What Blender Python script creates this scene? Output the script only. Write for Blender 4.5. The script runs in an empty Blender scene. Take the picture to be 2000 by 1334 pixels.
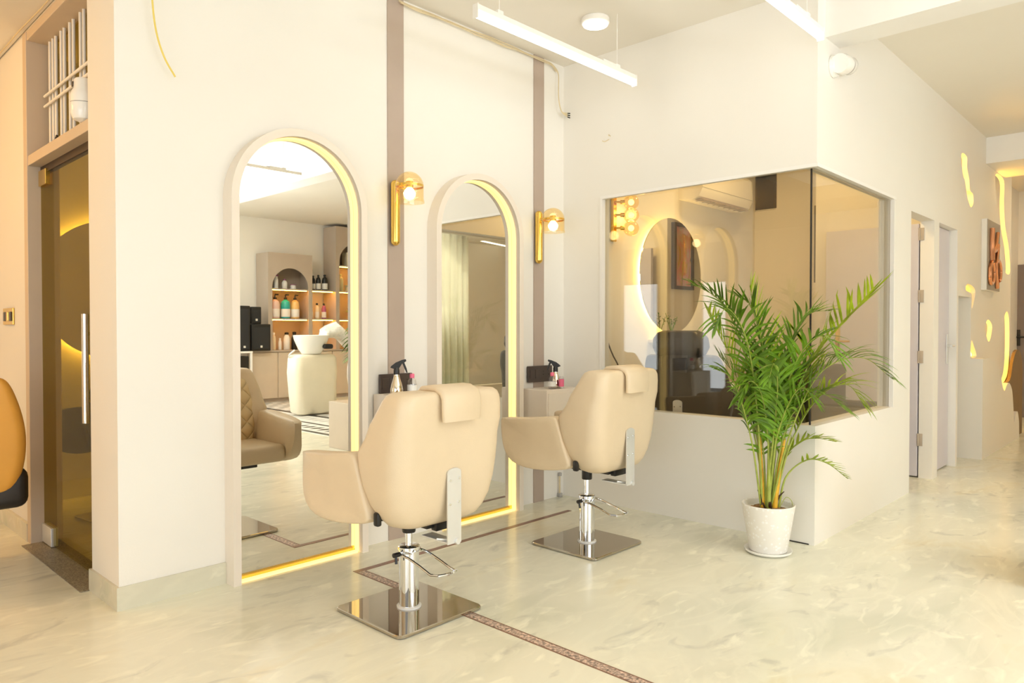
import bpy, bmesh, math, random
from mathutils import Vector, Matrix
PI = math.pi
R = math.radians
S = bpy.context.scene
COL = S.collection

# ------------------------------------------------------------------ camera
FPX, TH, PITCH = 1411.0, R(43.5), math.atan(23 / 1411.0)
fw = Vector((math.cos(TH) * math.cos(PITCH), math.sin(TH) * math.cos(PITCH), -math.sin(PITCH)))
rt = Vector((math.sin(TH), -math.cos(TH), 0))
up = rt.cross(fw)
cam = bpy.data.cameras.new('camera')
cam.sensor_fit = 'HORIZONTAL'; cam.sensor_width = 36.0; cam.lens = FPX / 2000 * 36
cam.clip_start = 0.02
camo = bpy.data.objects.new('camera', cam); COL.objects.link(camo)
M = Matrix((rt, up, -fw)).transposed().to_4x4(); M.translation = (0, 0, 1.2)
camo.matrix_world = M
S.camera = camo

# ------------------------------------------------------------------ view, world, lights
S.view_settings.view_transform = 'Standard'; S.view_settings.look = 'None'
S.view_settings.gamma = 1.0; S.view_settings.use_curve_mapping = False
S.view_settings.exposure = -0.08
S.cycles.use_denoising = True
S.cycles.max_bounces = 10; S.cycles.diffuse_bounces = 5; S.cycles.glossy_bounces = 6
S.cycles.transparent_max_bounces = 16; S.cycles.transmission_bounces = 8
S.cycles.caustics_reflective = False; S.cycles.caustics_refractive = False
S.cycles.sample_clamp_indirect = 6.0
W = bpy.data.worlds.new('world'); S.world = W; W.use_nodes = True
W.node_tree.nodes['Background'].inputs[0].default_value = (1.0, 0.97, 0.92, 1)
W.node_tree.nodes['Background'].inputs[1].default_value = 0.5


def area(name, loc, aim, sx, sy, power, color):
    l = bpy.data.lights.new(name, 'AREA'); l.shape = 'RECTANGLE'; l.size = sx; l.size_y = sy
    l.energy = power; l.color = color
    o = bpy.data.objects.new(name, l); COL.objects.link(o); o.location = loc
    o.rotation_euler = (Vector(aim) - Vector(loc)).to_track_quat('-Z', 'Y').to_euler()
    return o


def point(name, loc, power, color, rad=0.05):
    l = bpy.data.lights.new(name, 'POINT'); l.energy = power; l.color = color; l.shadow_soft_size = rad
    o = bpy.data.objects.new(name, l); COL.objects.link(o); o.location = loc
    return o


WARM = (1.0, 0.72, 0.34)
# daylight through the shop window behind the camera, and through a second one on the long side
area('daylight_front', (-3.45, -1.0, 1.10), (3.0, 0.2, 0.9), 5.0, 1.9, 118, (0.92, 0.985, 1.07))
area('daylight_side', (1.6, -4.75, 1.7), (1.6, 0.0, 1.4), 4.6, 2.0, 130, (0.92, 0.985, 1.07))
# added upward fill light, away from the camera, for a bounced flash look
area('ceiling_bounce_fill', (2.9, -1.5, 1.9), (2.9, -1.5, 4.0), 1.0, 1.0, 72, (0.92, 0.985, 1.07))
# warm lamp in the lobby at the left
point('lobby_lamp', (-0.50, 4.75, 2.45), 42, (1.0, 0.48, 0.05), 0.12)
area('curtain_fill', (6.25, -0.25, 3.05), (6.3, -0.8, 1.2), 0.4, 0.2, 10, (1.0, 0.95, 0.80)).data.spread = R(75)  # added out-of-view light that brightens the curtain
# added fill lights without fixtures: glazed room, back room, corridor
area('glazed_room_fill', (5.6, 2.3, 3.05), (5.6, 2.3, 0.0), 0.4, 0.4, 20, (1.0, 0.68, 0.28))
area('back_room_fill', (2.3, 5.0, 3.05), (2.3, 5.0, 0.0), 0.3, 0.3, 5, (1.0, 0.72, 0.36))
area('corridor_fill', (10.3, 0.4, 3.05), (10.3, 0.4, 0.0), 0.6, 0.6, 16, (1.0, 0.80, 0.52))
area('wash_area_fill', (4.68, -2.4, 3.04), (5.6, -2.8, 0.0), 0.4, 1.6, 105, (1.0, 0.95, 0.82))  # added light hidden behind the beam, brightening the wash area


# ------------------------------------------------------------------ materials
def mat(name, col, rough=0.5, metal=0.0, var=0.04, scale=6.0, bump=0.0, bscale=60.0, emit=None, estr=0.0, spec=0.5,
        alpha=1.0, coat=0.0):
    m = bpy.data.materials.new(name); m.use_nodes = True
    nt = m.node_tree; b = nt.nodes['Principled BSDF']
    b.inputs['Roughness'].default_value = rough; b.inputs['Metallic'].default_value = metal
    b.inputs['Specular IOR Level'].default_value = spec
    b.inputs['Coat Weight'].default_value = coat
    tc = nt.nodes.new('ShaderNodeTexCoord')
    n = nt.nodes.new('ShaderNodeTexNoise'); n.inputs['Scale'].default_value = scale; n.inputs['Detail'].default_value = 3
    nt.links.new(tc.outputs['Object'], n.inputs['Vector'])
    r = nt.nodes.new('ShaderNodeValToRGB')
    r.color_ramp.elements[0].position = 0.3; r.color_ramp.elements[1].position = 0.7
    r.color_ramp.elements[0].color = (*[max(0, c * (1 - var)) for c in col], 1)
    r.color_ramp.elements[1].color = (*[min(1, c * (1 + var)) for c in col], 1)
    nt.links.new(n.outputs['Fac'], r.inputs['Fac']); nt.links.new(r.outputs['Color'], b.inputs['Base Color'])
    if bump:
        n2 = nt.nodes.new('ShaderNodeTexNoise'); n2.inputs['Scale'].default_value = bscale
        nt.links.new(tc.outputs['Object'], n2.inputs['Vector'])
        bp = nt.nodes.new('ShaderNodeBump'); bp.inputs['Strength'].default_value = bump; bp.inputs['Distance'].default_value = 0.01
        nt.links.new(n2.outputs['Fac'], bp.inputs['Height']); nt.links.new(bp.outputs['Normal'], b.inputs['Normal'])
    if emit:
        b.inputs['Emission Color'].default_value = (*emit, 1); b.inputs['Emission Strength'].default_value = estr
    return m


def pane_mat(name, tint, refl=1.0, base=0.05, graze=0.9):
    """thin clear sheet: a mix of straight transmission and mirror reflection by viewing angle"""
    m = bpy.data.materials.new(name); m.use_nodes = True; nt = m.node_tree
    nt.nodes.remove(nt.nodes['Principled BSDF']); out = nt.nodes['Material Output']
    t = nt.nodes.new('ShaderNodeBsdfTransparent'); t.inputs[0].default_value = (*tint, 1)
    g = nt.nodes.new('ShaderNodeBsdfGlossy'); g.inputs['Roughness'].default_value = 0.0
    g.inputs['Color'].default_value = (refl, refl, refl, 1)
    lw = nt.nodes.new('ShaderNodeLayerWeight'); lw.inputs['Blend'].default_value = 0.5
    p = nt.nodes.new('ShaderNodeMath'); p.operation = 'POWER'; p.inputs[1].default_value = 5
    nt.links.new(lw.outputs['Facing'], p.inputs[0])
    a = nt.nodes.new('ShaderNodeMath'); a.operation = 'MULTIPLY_ADD'; a.inputs[1].default_value = graze; a.inputs[2].default_value = base
    nt.links.new(p.outputs[0], a.inputs[0])
    mx = nt.nodes.new('ShaderNodeMixShader')
    nt.links.new(a.outputs[0], mx.inputs[0]); nt.links.new(t.outputs[0], mx.inputs[1]); nt.links.new(g.outputs[0], mx.inputs[2])
    nt.links.new(mx.outputs[0], out.inputs[0])
    return m


def glow(name, col, s):
    m = bpy.data.materials.new(name); m.use_nodes = True; nt = m.node_tree
    b = nt.nodes['Principled BSDF']; b.inputs['Base Color'].default_value = (*col, 1)
    b.inputs['Emission Color'].default_value = (*col, 1); b.inputs['Emission Strength'].default_value = s
    return m


def marble(name, base, green, vein, rough):
    m = bpy.data.materials.new(name); m.use_nodes = True; nt = m.node_tree; b = nt.nodes['Principled BSDF']
    b.inputs['Roughness'].default_value = rough; b.inputs['Specular IOR Level'].default_value = 0.4
    tc = nt.nodes.new('ShaderNodeTexCoord')
    mp = nt.nodes.new('ShaderNodeMapping'); mp.inputs['Rotation'].default_value = (0, 0, R(25)); mp.inputs['Scale'].default_value = (0.55, 1.25, 1)
    nt.links.new(tc.outputs['Object'], mp.inputs['Vector'])

    def noise(sc, det, dist, v=mp):
        n = nt.nodes.new('ShaderNodeTexNoise'); n.inputs['Scale'].default_value = sc; n.inputs['Detail'].default_value = det
        n.inputs['Distortion'].default_value = dist; nt.links.new(v.outputs[0], n.inputs['Vector']); return n

    def ramp(src, stops):
        r = nt.nodes.new('ShaderNodeValToRGB'); e = r.color_ramp.elements
        e[0].position, e[0].color = stops[0][0], (*stops[0][1], 1); e[1].position, e[1].color = stops[-1][0], (*stops[-1][1], 1)
        for q, c in stops[1:-1]:
            x = e.new(q); x.color = (*c, 1)
        nt.links.new(src.outputs['Fac'], r.inputs['Fac']); return r

    c1 = ramp(noise(2.0, 9, 1.0), [(0.30, green), (0.46, base), (0.60, tuple(c * 1.04 for c in base)), (0.74, tuple(c * k for c, k in zip(base, (1.0, 0.93, 0.80))))])
    v1 = ramp(noise(2.4, 9, 2.4), [(0.44, (0, 0, 0)), (0.50, (1, 1, 1)), (0.56, (0, 0, 0))])
    v2 = ramp(noise(6.0, 10, 1.2), [(0.60, (0, 0, 0)), (0.70, (1, 1, 1))])
    v3 = ramp(noise(9.0, 9, 0.8), [(0.58, (0, 0, 0)), (0.68, (1, 1, 1))])
    mx = nt.nodes.new('ShaderNodeMixRGB'); mx.inputs['Color2'].default_value = (*[min(1, c * 1.13) for c in base], 1)
    mm = nt.nodes.new('ShaderNodeMath'); mm.operation = 'MULTIPLY'; mm.inputs[1].default_value = 0.35
    nt.links.new(v1.outputs[0], mm.inputs[0]); nt.links.new(mm.outputs[0], mx.inputs['Fac']); nt.links.new(c1.outputs[0], mx.inputs['Color1'])
    m2 = nt.nodes.new('ShaderNodeMixRGB'); m2.inputs['Color2'].default_value = (*vein, 1)
    m3 = nt.nodes.new('ShaderNodeMath'); m3.operation = 'MULTIPLY'; m3.inputs[1].default_value = 0.42
    nt.links.new(v2.outputs[0], m3.inputs[0]); nt.links.new(m3.outputs[0], m2.inputs['Fac']); nt.links.new(mx.outputs[0], m2.inputs['Color1'])
    m4 = nt.nodes.new('ShaderNodeMixRGB'); m4.inputs['Color2'].default_value = (*[min(1, c * 1.18) for c in base], 1)
    m5 = nt.nodes.new('ShaderNodeMath'); m5.operation = 'MULTIPLY'; m5.inputs[1].default_value = 0.8
    nt.links.new(v3.outputs[0], m5.inputs[0]); nt.links.new(m5.outputs[0], m4.inputs['Fac']); nt.links.new(m2.outputs[0], m4.inputs['Color1'])
    nt.links.new(m4.outputs[0], b.inputs['Base Color'])
    return m


WALLC = (0.86, 0.825, 0.755)
m_wall = mat('cream_wall_paint', WALLC, 0.62, var=0.012, scale=1.5, bump=0.03, bscale=120)
m_white = mat('white_paint', (0.90, 0.87, 0.82), 0.5, var=0.01)
m_ceil = mat('ceiling_paint', (0.84, 0.79, 0.70), 0.75, var=0.01, scale=2)
m_tan = mat('taupe_laminate', (0.46, 0.365, 0.295), 0.45, var=0.03)
m_frame = mat('pinkish_beige_laminate', (0.84, 0.755, 0.65), 0.5, var=0.015)
m_floor = marble('green_cream_marble', (0.81, 0.79, 0.65), (0.72, 0.715, 0.58), (0.48, 0.47, 0.41), 0.2)
m_base = marble('skirting_marble', (0.66, 0.63, 0.50), (0.55, 0.56, 0.44), (0.88, 0.86, 0.76), 0.25)
m_granite = mat('speckled_granite', (0.30, 0.26, 0.19), 0.4, var=0.6, scale=160)
m_inlay = mat('brown_inlay', (0.25, 0.13, 0.085), 0.35, var=0.25, scale=30)
m_mosaic = mat('brown_white_mosaic', (0.50, 0.37, 0.30), 0.4, var=0.85, scale=90)
m_mirror = mat('mirror_silver', (0.93, 0.93, 0.90), 0.0, 1.0, var=0.0)
m_led = glow('warm_led_strip', (1.0, 0.72, 0.26), 1.45)
m_shelfled = glow('shelf_led', (1.0, 0.42, 0.03), 85.0)
m_ledy = glow('yellow_led_strip', (1.0, 0.60, 0.09), 15.0)
m_tube = glow('tube_light', (1.0, 0.97, 0.90), 9.0)
m_disc = glow('disc_light', (1.0, 0.95, 0.84), 6.0)
m_bulb2 = glow('globe_glow', (1.0, 0.78, 0.42), 2.6)
m_bulb = glow('bulb_glow', (1.0, 0.86, 0.55), 9.0)
m_brass = mat('brushed_brass', (0.83, 0.55, 0.13), 0.22, 1.0, var=0.05)
m_chrome = mat('polished_chrome', (0.84, 0.86, 0.90), 0.04, 1.0, var=0.0)
m_plate = mat('mirror_polished_steel', (0.50, 0.45, 0.375), 0.03, 1.0, var=0.0)
m_steel = mat('zinc_steel', (0.80, 0.805, 0.79), 0.38, 0.55, var=0.04)
m_black = mat('black_plastic', (0.012, 0.011, 0.010), 0.4, var=0.1)
m_leather = mat('beige_leather', (0.74, 0.60, 0.415), 0.42, var=0.02, scale=9, bump=0.08, bscale=220)
m_ivory = mat('ivory_leather', (0.86, 0.79, 0.62), 0.45, var=0.02)
m_blackl = mat('black_leather', (0.022, 0.017, 0.014), 0.38, var=0.15, bump=0.06, bscale=150)
m_orange = mat('orange_leather', (0.72, 0.34, 0.055), 0.4, var=0.04)
m_dkplas = mat('dark_socket_plastic', (0.075, 0.055, 0.045), 0.35, var=0.08)
m_lav = mat('lavender_grey_laminate', (0.67, 0.64, 0.69), 0.4, var=0.015)
m_dgrey = mat('dark_grey_laminate', (0.22, 0.18, 0.17), 0.45, var=0.03)
m_dbrown = mat('dark_brown_board', (0.055, 0.028, 0.012), 0.5, var=0.15)
m_cab = mat('beige_cabinet', (0.66, 0.55, 0.42), 0.45, var=0.02)
m_tower = mat('taupe_cabinet', (0.47, 0.39, 0.31), 0.5, var=0.02)
m_porc = mat('white_porcelain', (0.90, 0.88, 0.83), 0.12, var=0.0)
m_curt = mat('pale_green_curtain', (0.88, 0.91, 0.80), 0.8, var=0.03)
m_pot = None
m_soil = mat('potting_soil', (0.30, 0.17, 0.07), 0.9, var=0.5, scale=60, bump=0.6, bscale=80)
m_cane = mat('yellow_cane', (0.74, 0.42, 0.03), 0.5, var=0.25, scale=20)
m_stalk = mat('green_stalk', (0.34, 0.40, 0.07), 0.5, var=0.2, scale=20)
m_leafa = mat('palm_green', (0.115, 0.245, 0.006), 0.38, var=0.5, scale=9)
m_leafb = mat('palm_bright_green', (0.34, 0.47, 0.012), 0.38, var=0.4, scale=9)
m_pane = pane_mat('clear_pane', (0.93, 0.92, 0.88), 1.0, 0.055)
m_door_glass = pane_mat('olive_tinted_pane', (0.78, 0.72, 0.46), 0.8, 0.03, 0.30)
m_amber = pane_mat('amber_shade_glass', (1.0, 0.88, 0.62), 1.0, 0.07)
m_clearp = pane_mat('clear_plastic', (0.93, 0.92, 0.93), 1.0, 0.10)
m_silver = mat('shiny_silver_bottle', (0.80, 0.72, 0.60), 0.10, 1.0, var=0.0)
m_pink = mat('pink_plastic', (0.85, 0.16, 0.28), 0.35, var=0.03)
m_copper = mat('polished_copper', (0.86, 0.42, 0.24), 0.14, 1.0, var=0.03)
m_slate = mat('grey_sign_face', (0.36, 0.32, 0.27), 0.5, var=0.04)
m_wire = mat('yellow_cable', (0.80, 0.62, 0.14), 0.5, var=0.05)
m_wirec = mat('cream_cable', (0.70, 0.58, 0.36), 0.5, var=0.08)
m_gap = mat('dark_gap', (0.03, 0.025, 0.02), 0.8)
m_grey = mat('grey_plastic', (0.42, 0.40, 0.38), 0.5)
m_tap = mat('purple_plastic', (0.35, 0.10, 0.22), 0.35)
m_teal = mat('teal_plastic', (0.02, 0.36, 0.38), 0.3)
m_amberp = mat('amber_plastic', (0.80, 0.52, 0.20), 0.3)
m_rose = mat('rose_plastic', (0.74, 0.56, 0.50), 0.35)
m_label = mat('white_label', (0.85, 0.84, 0.80), 0.5, var=0.03)
m_cream = mat('cream_plastic', (0.80, 0.72, 0.52), 0.4)
m_sage = mat('sage_plastic', (0.56, 0.60, 0.42), 0.4)
m_foil = mat('clear_wrap', (0.80, 0.78, 0.72), 0.25, var=0.15, scale=18, bump=0.8, bscale=22)


def pot_material():
    m = mat('terrazzo_pot', (0.84, 0.80, 0.72), 0.45, var=0.01); nt = m.node_tree; b = nt.nodes['Principled BSDF']
    tc = nt.nodes.new('ShaderNodeTexCoord'); v = nt.nodes.new('ShaderNodeTexVoronoi'); v.inputs['Scale'].default_value = 46
    nt.links.new(tc.outputs['Object'], v.inputs['Vector'])
    r = nt.nodes.new('ShaderNodeValToRGB'); r.color_ramp.elements[0].position = 0.26; r.color_ramp.elements[0].color = (0.97, 0.96, 0.93, 1)
    r.color_ramp.elements[1].position = 0.34; r.color_ramp.elements[1].color = (0.88, 0.85, 0.79, 1)
    nt.links.new(v.outputs['Distance'], r.inputs['Fac']); nt.links.new(r.outputs['Color'], b.inputs['Base Color'])
    return m


m_pot = pot_material()


def tufted_material():
    m = mat('tufted_leather', (0.76, 0.59, 0.33), 0.42, var=0.02); nt = m.node_tree; b = nt.nodes['Principled BSDF']
    tc = nt.nodes.new('ShaderNodeTexCoord'); sp = nt.nodes.new('ShaderNodeSeparateXYZ'); nt.links.new(tc.outputs['Object'], sp.inputs[0])

    def mth(op, a, bb=None):
        n = nt.nodes.new('ShaderNodeMath'); n.operation = op
        for i, x in enumerate((a, bb)):
            if x is None: continue
            if hasattr(x, 'outputs'): nt.links.new(x.outputs[0], n.inputs[i])
            elif hasattr(x, 'is_output'): nt.links.new(x, n.inputs[i])
            else: n.inputs[i].default_value = x
        return n
    s = mth('ADD', sp.outputs['X'], sp.outputs['Z']); d = mth('SUBTRACT', sp.outputs['X'], sp.outputs['Z'])
    a = mth('ABSOLUTE', mth('SINE', mth('MULTIPLY', s, 32.0))); c = mth('ABSOLUTE', mth('SINE', mth('MULTIPLY', d, 32.0)))
    h = mth('POWER', mth('MULTIPLY', a, c), 0.35)
    bp = nt.nodes.new('ShaderNodeBump'); bp.inputs['Strength'].default_value = 0.7; bp.inputs['Distance'].default_value = 0.02
    nt.links.new(h.outputs[0], bp.inputs['Height']); nt.links.new(bp.outputs['Normal'], b.inputs['Normal'])
    return m


m_tuft = tufted_material()


def tile_material():
    """black and white border tiles: bands along the strip with a row of diamonds"""
    m = mat('border_tiles', (0.8, 0.8, 0.76), 0.3, var=0.0); nt = m.node_tree; b = nt.nodes['Principled BSDF']
    tc = nt.nodes.new('ShaderNodeTexCoord'); sp = nt.nodes.new('ShaderNodeSeparateXYZ'); nt.links.new(tc.outputs['Object'], sp.inputs[0])
    X, Y = sp.outputs['X'], sp.outputs['Y']

    def mth(op, a, bb=None, c=None):
        n = nt.nodes.new('ShaderNodeMath'); n.operation = op
        for i, x in enumerate((a, bb, c)):
            if x is None: continue
            if isinstance(x, (int, float)): n.inputs[i].default_value = x
            else: nt.links.new(x, n.inputs[i])
        return n.outputs[0]

    def band(x0, hw):
        return mth('LESS_THAN', mth('ABSOLUTE', mth('SUBTRACT', X, x0)), hw)
    lines = mth('MAXIMUM', mth('MAXIMUM', band(0.06, 0.035), band(0.47, 0.03)), band(0.93, 0.05))
    fy = mth('ABSOLUTE', mth('SUBTRACT', mth('FRACT', mth('MULTIPLY', Y, 1 / 0.17)), 0.5))
    dia = mth('LESS_THAN', mth('ADD', mth('MULTIPLY', fy, 2.2), mth('MULTIPLY', mth('ABSOLUTE', mth('SUBTRACT', X, 0.265)), 7.0)), 0.8)
    dots = mth('MULTIPLY', mth('LESS_THAN', mth('ADD', mth('MULTIPLY', fy, 2.2), mth('MULTIPLY', mth('ABSOLUTE', mth('SUBTRACT', X, 0.70)), 7.0)), 0.75), 0.35)
    far = mth('MULTIPLY', mth('GREATER_THAN', X, 0.99), mth('MULTIPLY', mth('GREATER_THAN', mth('MULTIPLY', mth('SINE', mth('MULTIPLY', X, 20.0)), mth('SINE', mth('MULTIPLY', Y, 20.0))), 0.15), 0.5))
    k = mth('MAXIMUM', mth('MAXIMUM', lines, dia), mth('MAXIMUM', dots, far))
    mx = nt.nodes.new('ShaderNodeMixRGB'); mx.inputs['Color1'].default_value = (0.82, 0.81, 0.76, 1); mx.inputs['Color2'].default_value = (0.02, 0.02, 0.025, 1)
    nt.links.new(k, mx.inputs['Fac']); nt.links.new(mx.outputs[0], b.inputs['Base Color'])
    return m


m_tiles = tile_material()


def painting_material():
    m = mat('abstract_painting', (0.5, 0.3, 0.3), 0.6); nt = m.node_tree; b = nt.nodes['Principled BSDF']
    tc = nt.nodes.new('ShaderNodeTexCoord')
    mp = nt.nodes.new('ShaderNodeMapping'); mp.inputs['Scale'].default_value = (6, 1, 2.2); nt.links.new(tc.outputs['Object'], mp.inputs['Vector'])
    n = nt.nodes.new('ShaderNodeTexNoise'); n.inputs['Scale'].default_value = 1.6; n.inputs['Detail'].default_value = 6; n.inputs['Distortion'].default_value = 1.5
    nt.links.new(mp.outputs[0], n.inputs['Vector'])
    r = nt.nodes.new('ShaderNodeValToRGB'); e = r.color_ramp.elements
    e[0].position = 0.3; e[0].color = (0.55, 0.42, 0.30, 1); e[1].position = 0.72; e[1].color = (0.16, 0.09, 0.05, 1)
    for p, c in ((0.42, (0.62, 0.44, 0.36)), (0.50, (0.72, 0.27, 0.26)), (0.58, (0.60, 0.42, 0.30)), (0.64, (0.62, 0.36, 0.08))):
        x = e.new(p); x.color = (*c, 1)
    nt.links.new(n.outputs['Fac'], r.inputs['Fac']); nt.links.new(r.outputs['Color'], b.inputs['Base Color'])
    return m


m_paint = painting_material()


# ------------------------------------------------------------------ mesh helpers
class MB:
    def __init__(s): s.bm = bmesh.new()

    def box(s, lo, hi, bev=0.0, seg=2):
        r = bmesh.ops.create_cube(s.bm, size=1.0)['verts']
        lo, hi = Vector(lo), Vector(hi); c = (lo + hi) / 2; d = hi - lo
        for v in r: v.co = Vector((v.co.x * d.x, v.co.y * d.y, v.co.z * d.z)) + c
        if bev:
            es = list({e for v in r for e in v.link_edges})
            bmesh.ops.bevel(s.bm, geom=es, offset=bev, segments=seg, profile=0.5, affect='EDGES')
        return s

    def loft(s, rings, cap=True, closed=True):
        vs = [[s.bm.verts.new(p) for p in ring] for ring in rings]
        n = len(rings[0])
        for a, b in zip(vs, vs[1:]):
            for i in range(n if closed else n - 1):
                s.bm.faces.new((a[i], a[(i + 1) % n], b[(i + 1) % n], b[i]))
        if cap and closed:
            s.bm.faces.new(list(reversed(vs[0]))); s.bm.faces.new(vs[-1])
        return s

    def lathe(s, prof, c=(0, 0, 0), n=32, axis='Z', cap=True):
        rings = []
        for r, h in prof:
            ring = []
            for i in range(n):
                a = 2 * PI * i / n; x, y = r * math.cos(a), r * math.sin(a)
                p = {'Z': (x, y, h), 'X': (h, x, y), 'Y': (y, h, x)}[axis]
                ring.append((p[0] + c[0], p[1] + c[1], p[2] + c[2]))
            rings.append(ring)
        return s.loft(rings, cap)

    def tube(s, pts, r, n=10):
        pts = [Vector(p) for p in pts]; rings = []; nrm = None
        rr = r if isinstance(r, (list, tuple)) else [r] * len(pts)
        for i, p in enumerate(pts):
            t = (pts[min(i + 1, len(pts) - 1)] - pts[max(i - 1, 0)]).normalized()
            if nrm is None:
                a = Vector((0, 0, 1)) if abs(t.z) < 0.9 else Vector((1, 0, 0)); nrm = t.cross(a).normalized()
            nrm = (nrm - t * nrm.dot(t)).normalized(); b = t.cross(nrm)
            rings.append([p + (nrm * math.cos(2 * PI * k / n) + b * math.sin(2 * PI * k / n)) * rr[i] for k in range(n)])
        return s.loft(rings)

    def prism(s, poly, a, b, axis='Y'):
        """closed outline pulled along an axis; poly is 2-D in the other two axes (X,Z / Y,Z / X,Y)"""
        def P(q, h): return {'Y': (q[0], h, q[1]), 'X': (h, q[0], q[1]), 'Z': (q[0], q[1], h)}[axis]
        return s.loft([[P(q, a) for q in poly], [P(q, b) for q in poly]])

    def holed(s, outer, holes, a, b):
        """plate in X,Z with cut-outs, thickness from y=a to y=b"""
        es = []; loops = []
        for poly in [outer] + holes:
            vs = [s.bm.verts.new((p[0], a, p[1])) for p in poly]; loops.append(vs)
            es += [s.bm.edges.new((vs[i], vs[(i + 1) % len(vs)])) for i in range(len(vs))]
        r = bmesh.ops.triangle_fill(s.bm, use_beauty=True, use_dissolve=False, edges=es)
        fs = [f for f in r['geom'] if isinstance(f, bmesh.types.BMFace)]
        e = bmesh.ops.extrude_face_region(s.bm, geom=fs)
        for v in e['geom']:
            if isinstance(v, bmesh.types.BMVert): v.co.y = b
        return s

    def xform(s, M):
        bmesh.ops.transform(s.bm, matrix=M, verts=s.bm.verts); return s

    def build(s, name, m, parent=None, smooth=35, sub=0, loc=None):
        bmesh.ops.recalc_face_normals(s.bm, faces=s.bm.faces)
        me = bpy.data.meshes.new(name); s.bm.to_mesh(me); s.bm.free()
        if smooth:
            for p in me.polygons: p.use_smooth = True
            me.set_sharp_from_angle(angle=R(smooth))
        me.materials.append(m)
        o = bpy.data.objects.new(name, me); COL.objects.link(o)
        if parent is not None: o.parent = parent
        if loc is not None: o.location = loc
        if sub:
            md = o.modifiers.new('subdivision', 'SUBSURF'); md.levels = sub; md.render_levels = sub
        return o


def tag(o, label, cat, group=None):
    o['label'] = label; o['category'] = cat
    if group: o['group'] = group
    return o


def thing(name, label, cat, loc=(0, 0, 0), rz=0, group=None):
    o = bpy.data.objects.new(name, None); COL.objects.link(o); o.empty_display_size = 0.1
    o.location = loc; o.rotation_euler = (0, 0, rz)
    return tag(o, label, cat, group)


def struct(name, mb, m, smooth=0, parent=None):
    o = mb.build(name, m, parent, smooth=smooth)
    if parent is None: o['kind'] = 'structure'
    return o


def dup(root, loc, label, rz=None):
    c = root.copy(); COL.objects.link(c); c.location = loc; c['label'] = label
    if rz is not None: c.rotation_euler = (0, 0, rz)
    for ch in list(root.children):
        k = ch.copy(); COL.objects.link(k); k.parent = c
        for g in list(ch.children):
            q = g.copy(); COL.objects.link(q); q.parent = k
    return c


def rrect(w, y0, y1, r, z, n=6, concave=0.0):
    """rounded rectangle ring, x in +-w, y0 (rear) .. y1 (front)"""
    r = min(r, w * 0.98, (y1 - y0) / 2 * 0.98); pts = []
    for cx, cy, a0 in ((w - r, y1 - r, 0), (-w + r, y1 - r, 90), (-w + r, y0 + r, 180), (w - r, y0 + r, 270)):
        for i in range(n + 1):
            a = R(a0 + 90 * i / n); pts.append([cx + r * math.cos(a), cy + r * math.sin(a), z])
        if a0 == 0:
            for i in range(1, 8): pts.append([(w - r) * (1 - 2 * i / 8), y1, z])
        if a0 == 180:
            for i in range(1, 8): pts.append([(w - r) * (-1 + 2 * i / 8), y0, z])
    if concave:
        for p in pts:
            if p[1] > (y0 + y1) / 2: p[1] -= concave * max(0, 1 - (abs(p[0]) / w) ** 2.5) * (p[1] - y0) / (y1 - y0)
    return pts


def bez(p, n=16):
    p = [Vector(q) for q in p]; out = []
    ps = [p[0] * 2 - p[1]] + p + [p[-1] * 2 - p[-2]]
    for i in range(1, len(ps) - 2):
        for k in range(n):
            u = k / n; a, b_, c_, d_ = ps[i - 1], ps[i], ps[i + 1], ps[i + 2]
            out.append(.5 * ((2 * b_) + (c_ - a) * u + (2 * a - 5 * b_ + 4 * c_ - d_) * u * u + (3 * b_ - a - 3 * c_ + d_) * u ** 3))
    out.append(p[-1]); return out


def arch(cx, hw, z0, zs, n=28):
    """closed arch outline: from bottom-left up over a half circle to bottom-right"""
    return [(cx - hw, z0)] + [(cx - hw * math.cos(PI * i / n), zs + hw * math.sin(PI * i / n)) for i in range(n + 1)] + [(cx + hw, z0)]


# ------------------------------------------------------------------ the setting
HC = 3.09
D = 3.33          # plane of the mirror wall
U1, VC = 4.05, 1.53   # glazed room: front plane and corridor plane
b = MB().box((-3.6, -5.0, -0.10), (13.2, 6.6, 0)); struct('floor', b, m_floor)
b = MB().box((-3.6, -5.0, HC), (13.2, 6.6, HC + 0.1)); struct('ceiling', b, m_ceil)
b = MB().box((-3.6, 3.25, 2.87), (1.075, 6.6, HC)); struct('ceiling_lobby', b, m_ceil)
b = MB().box((1.07, D, 0), (8.2, D + 0.35, HC)); struct('wall_mirror', b, m_wall)
# wall on the left with the glass door
b = MB(); b.box((1.08, 4.726, 0), (1.22, 6.5, 2.87)); b.box((1.08, 3.68, 2.835), (1.22, 4.72, HC)); b.box((1.08, 4.72, 2.87), (1.22, 6.5, HC))
struct('wall_left', b, m_wall)
b = MB(); b.box((1.065, 4.72, 0), (1.224, 4.79, 2.85), 0.003); b.box((1.07, 3.68, 2.11), (1.20, 4.72, 2.165), 0.003); b.box((1.07, 3.68, 2.80), (1.20, 4.72, 2.85), 0.003)
struct('trim_1', b, mat('tan_door_frame', (0.66, 0.53, 0.39), 0.5, var=0.015))
struct('wall_back_room', MB().box((1.22, 5.80, 0), (4.2, 5.9, HC)), m_wall)
struct('wall_back_room_side', MB().box((4.1, 3.68, 0), (4.2, 5.8, HC)), m_wall)
struct('wall_lobby_end', MB().box((-3.6, 6.5, 0), (1.22, 6.6, HC)), m_wall)
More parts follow.
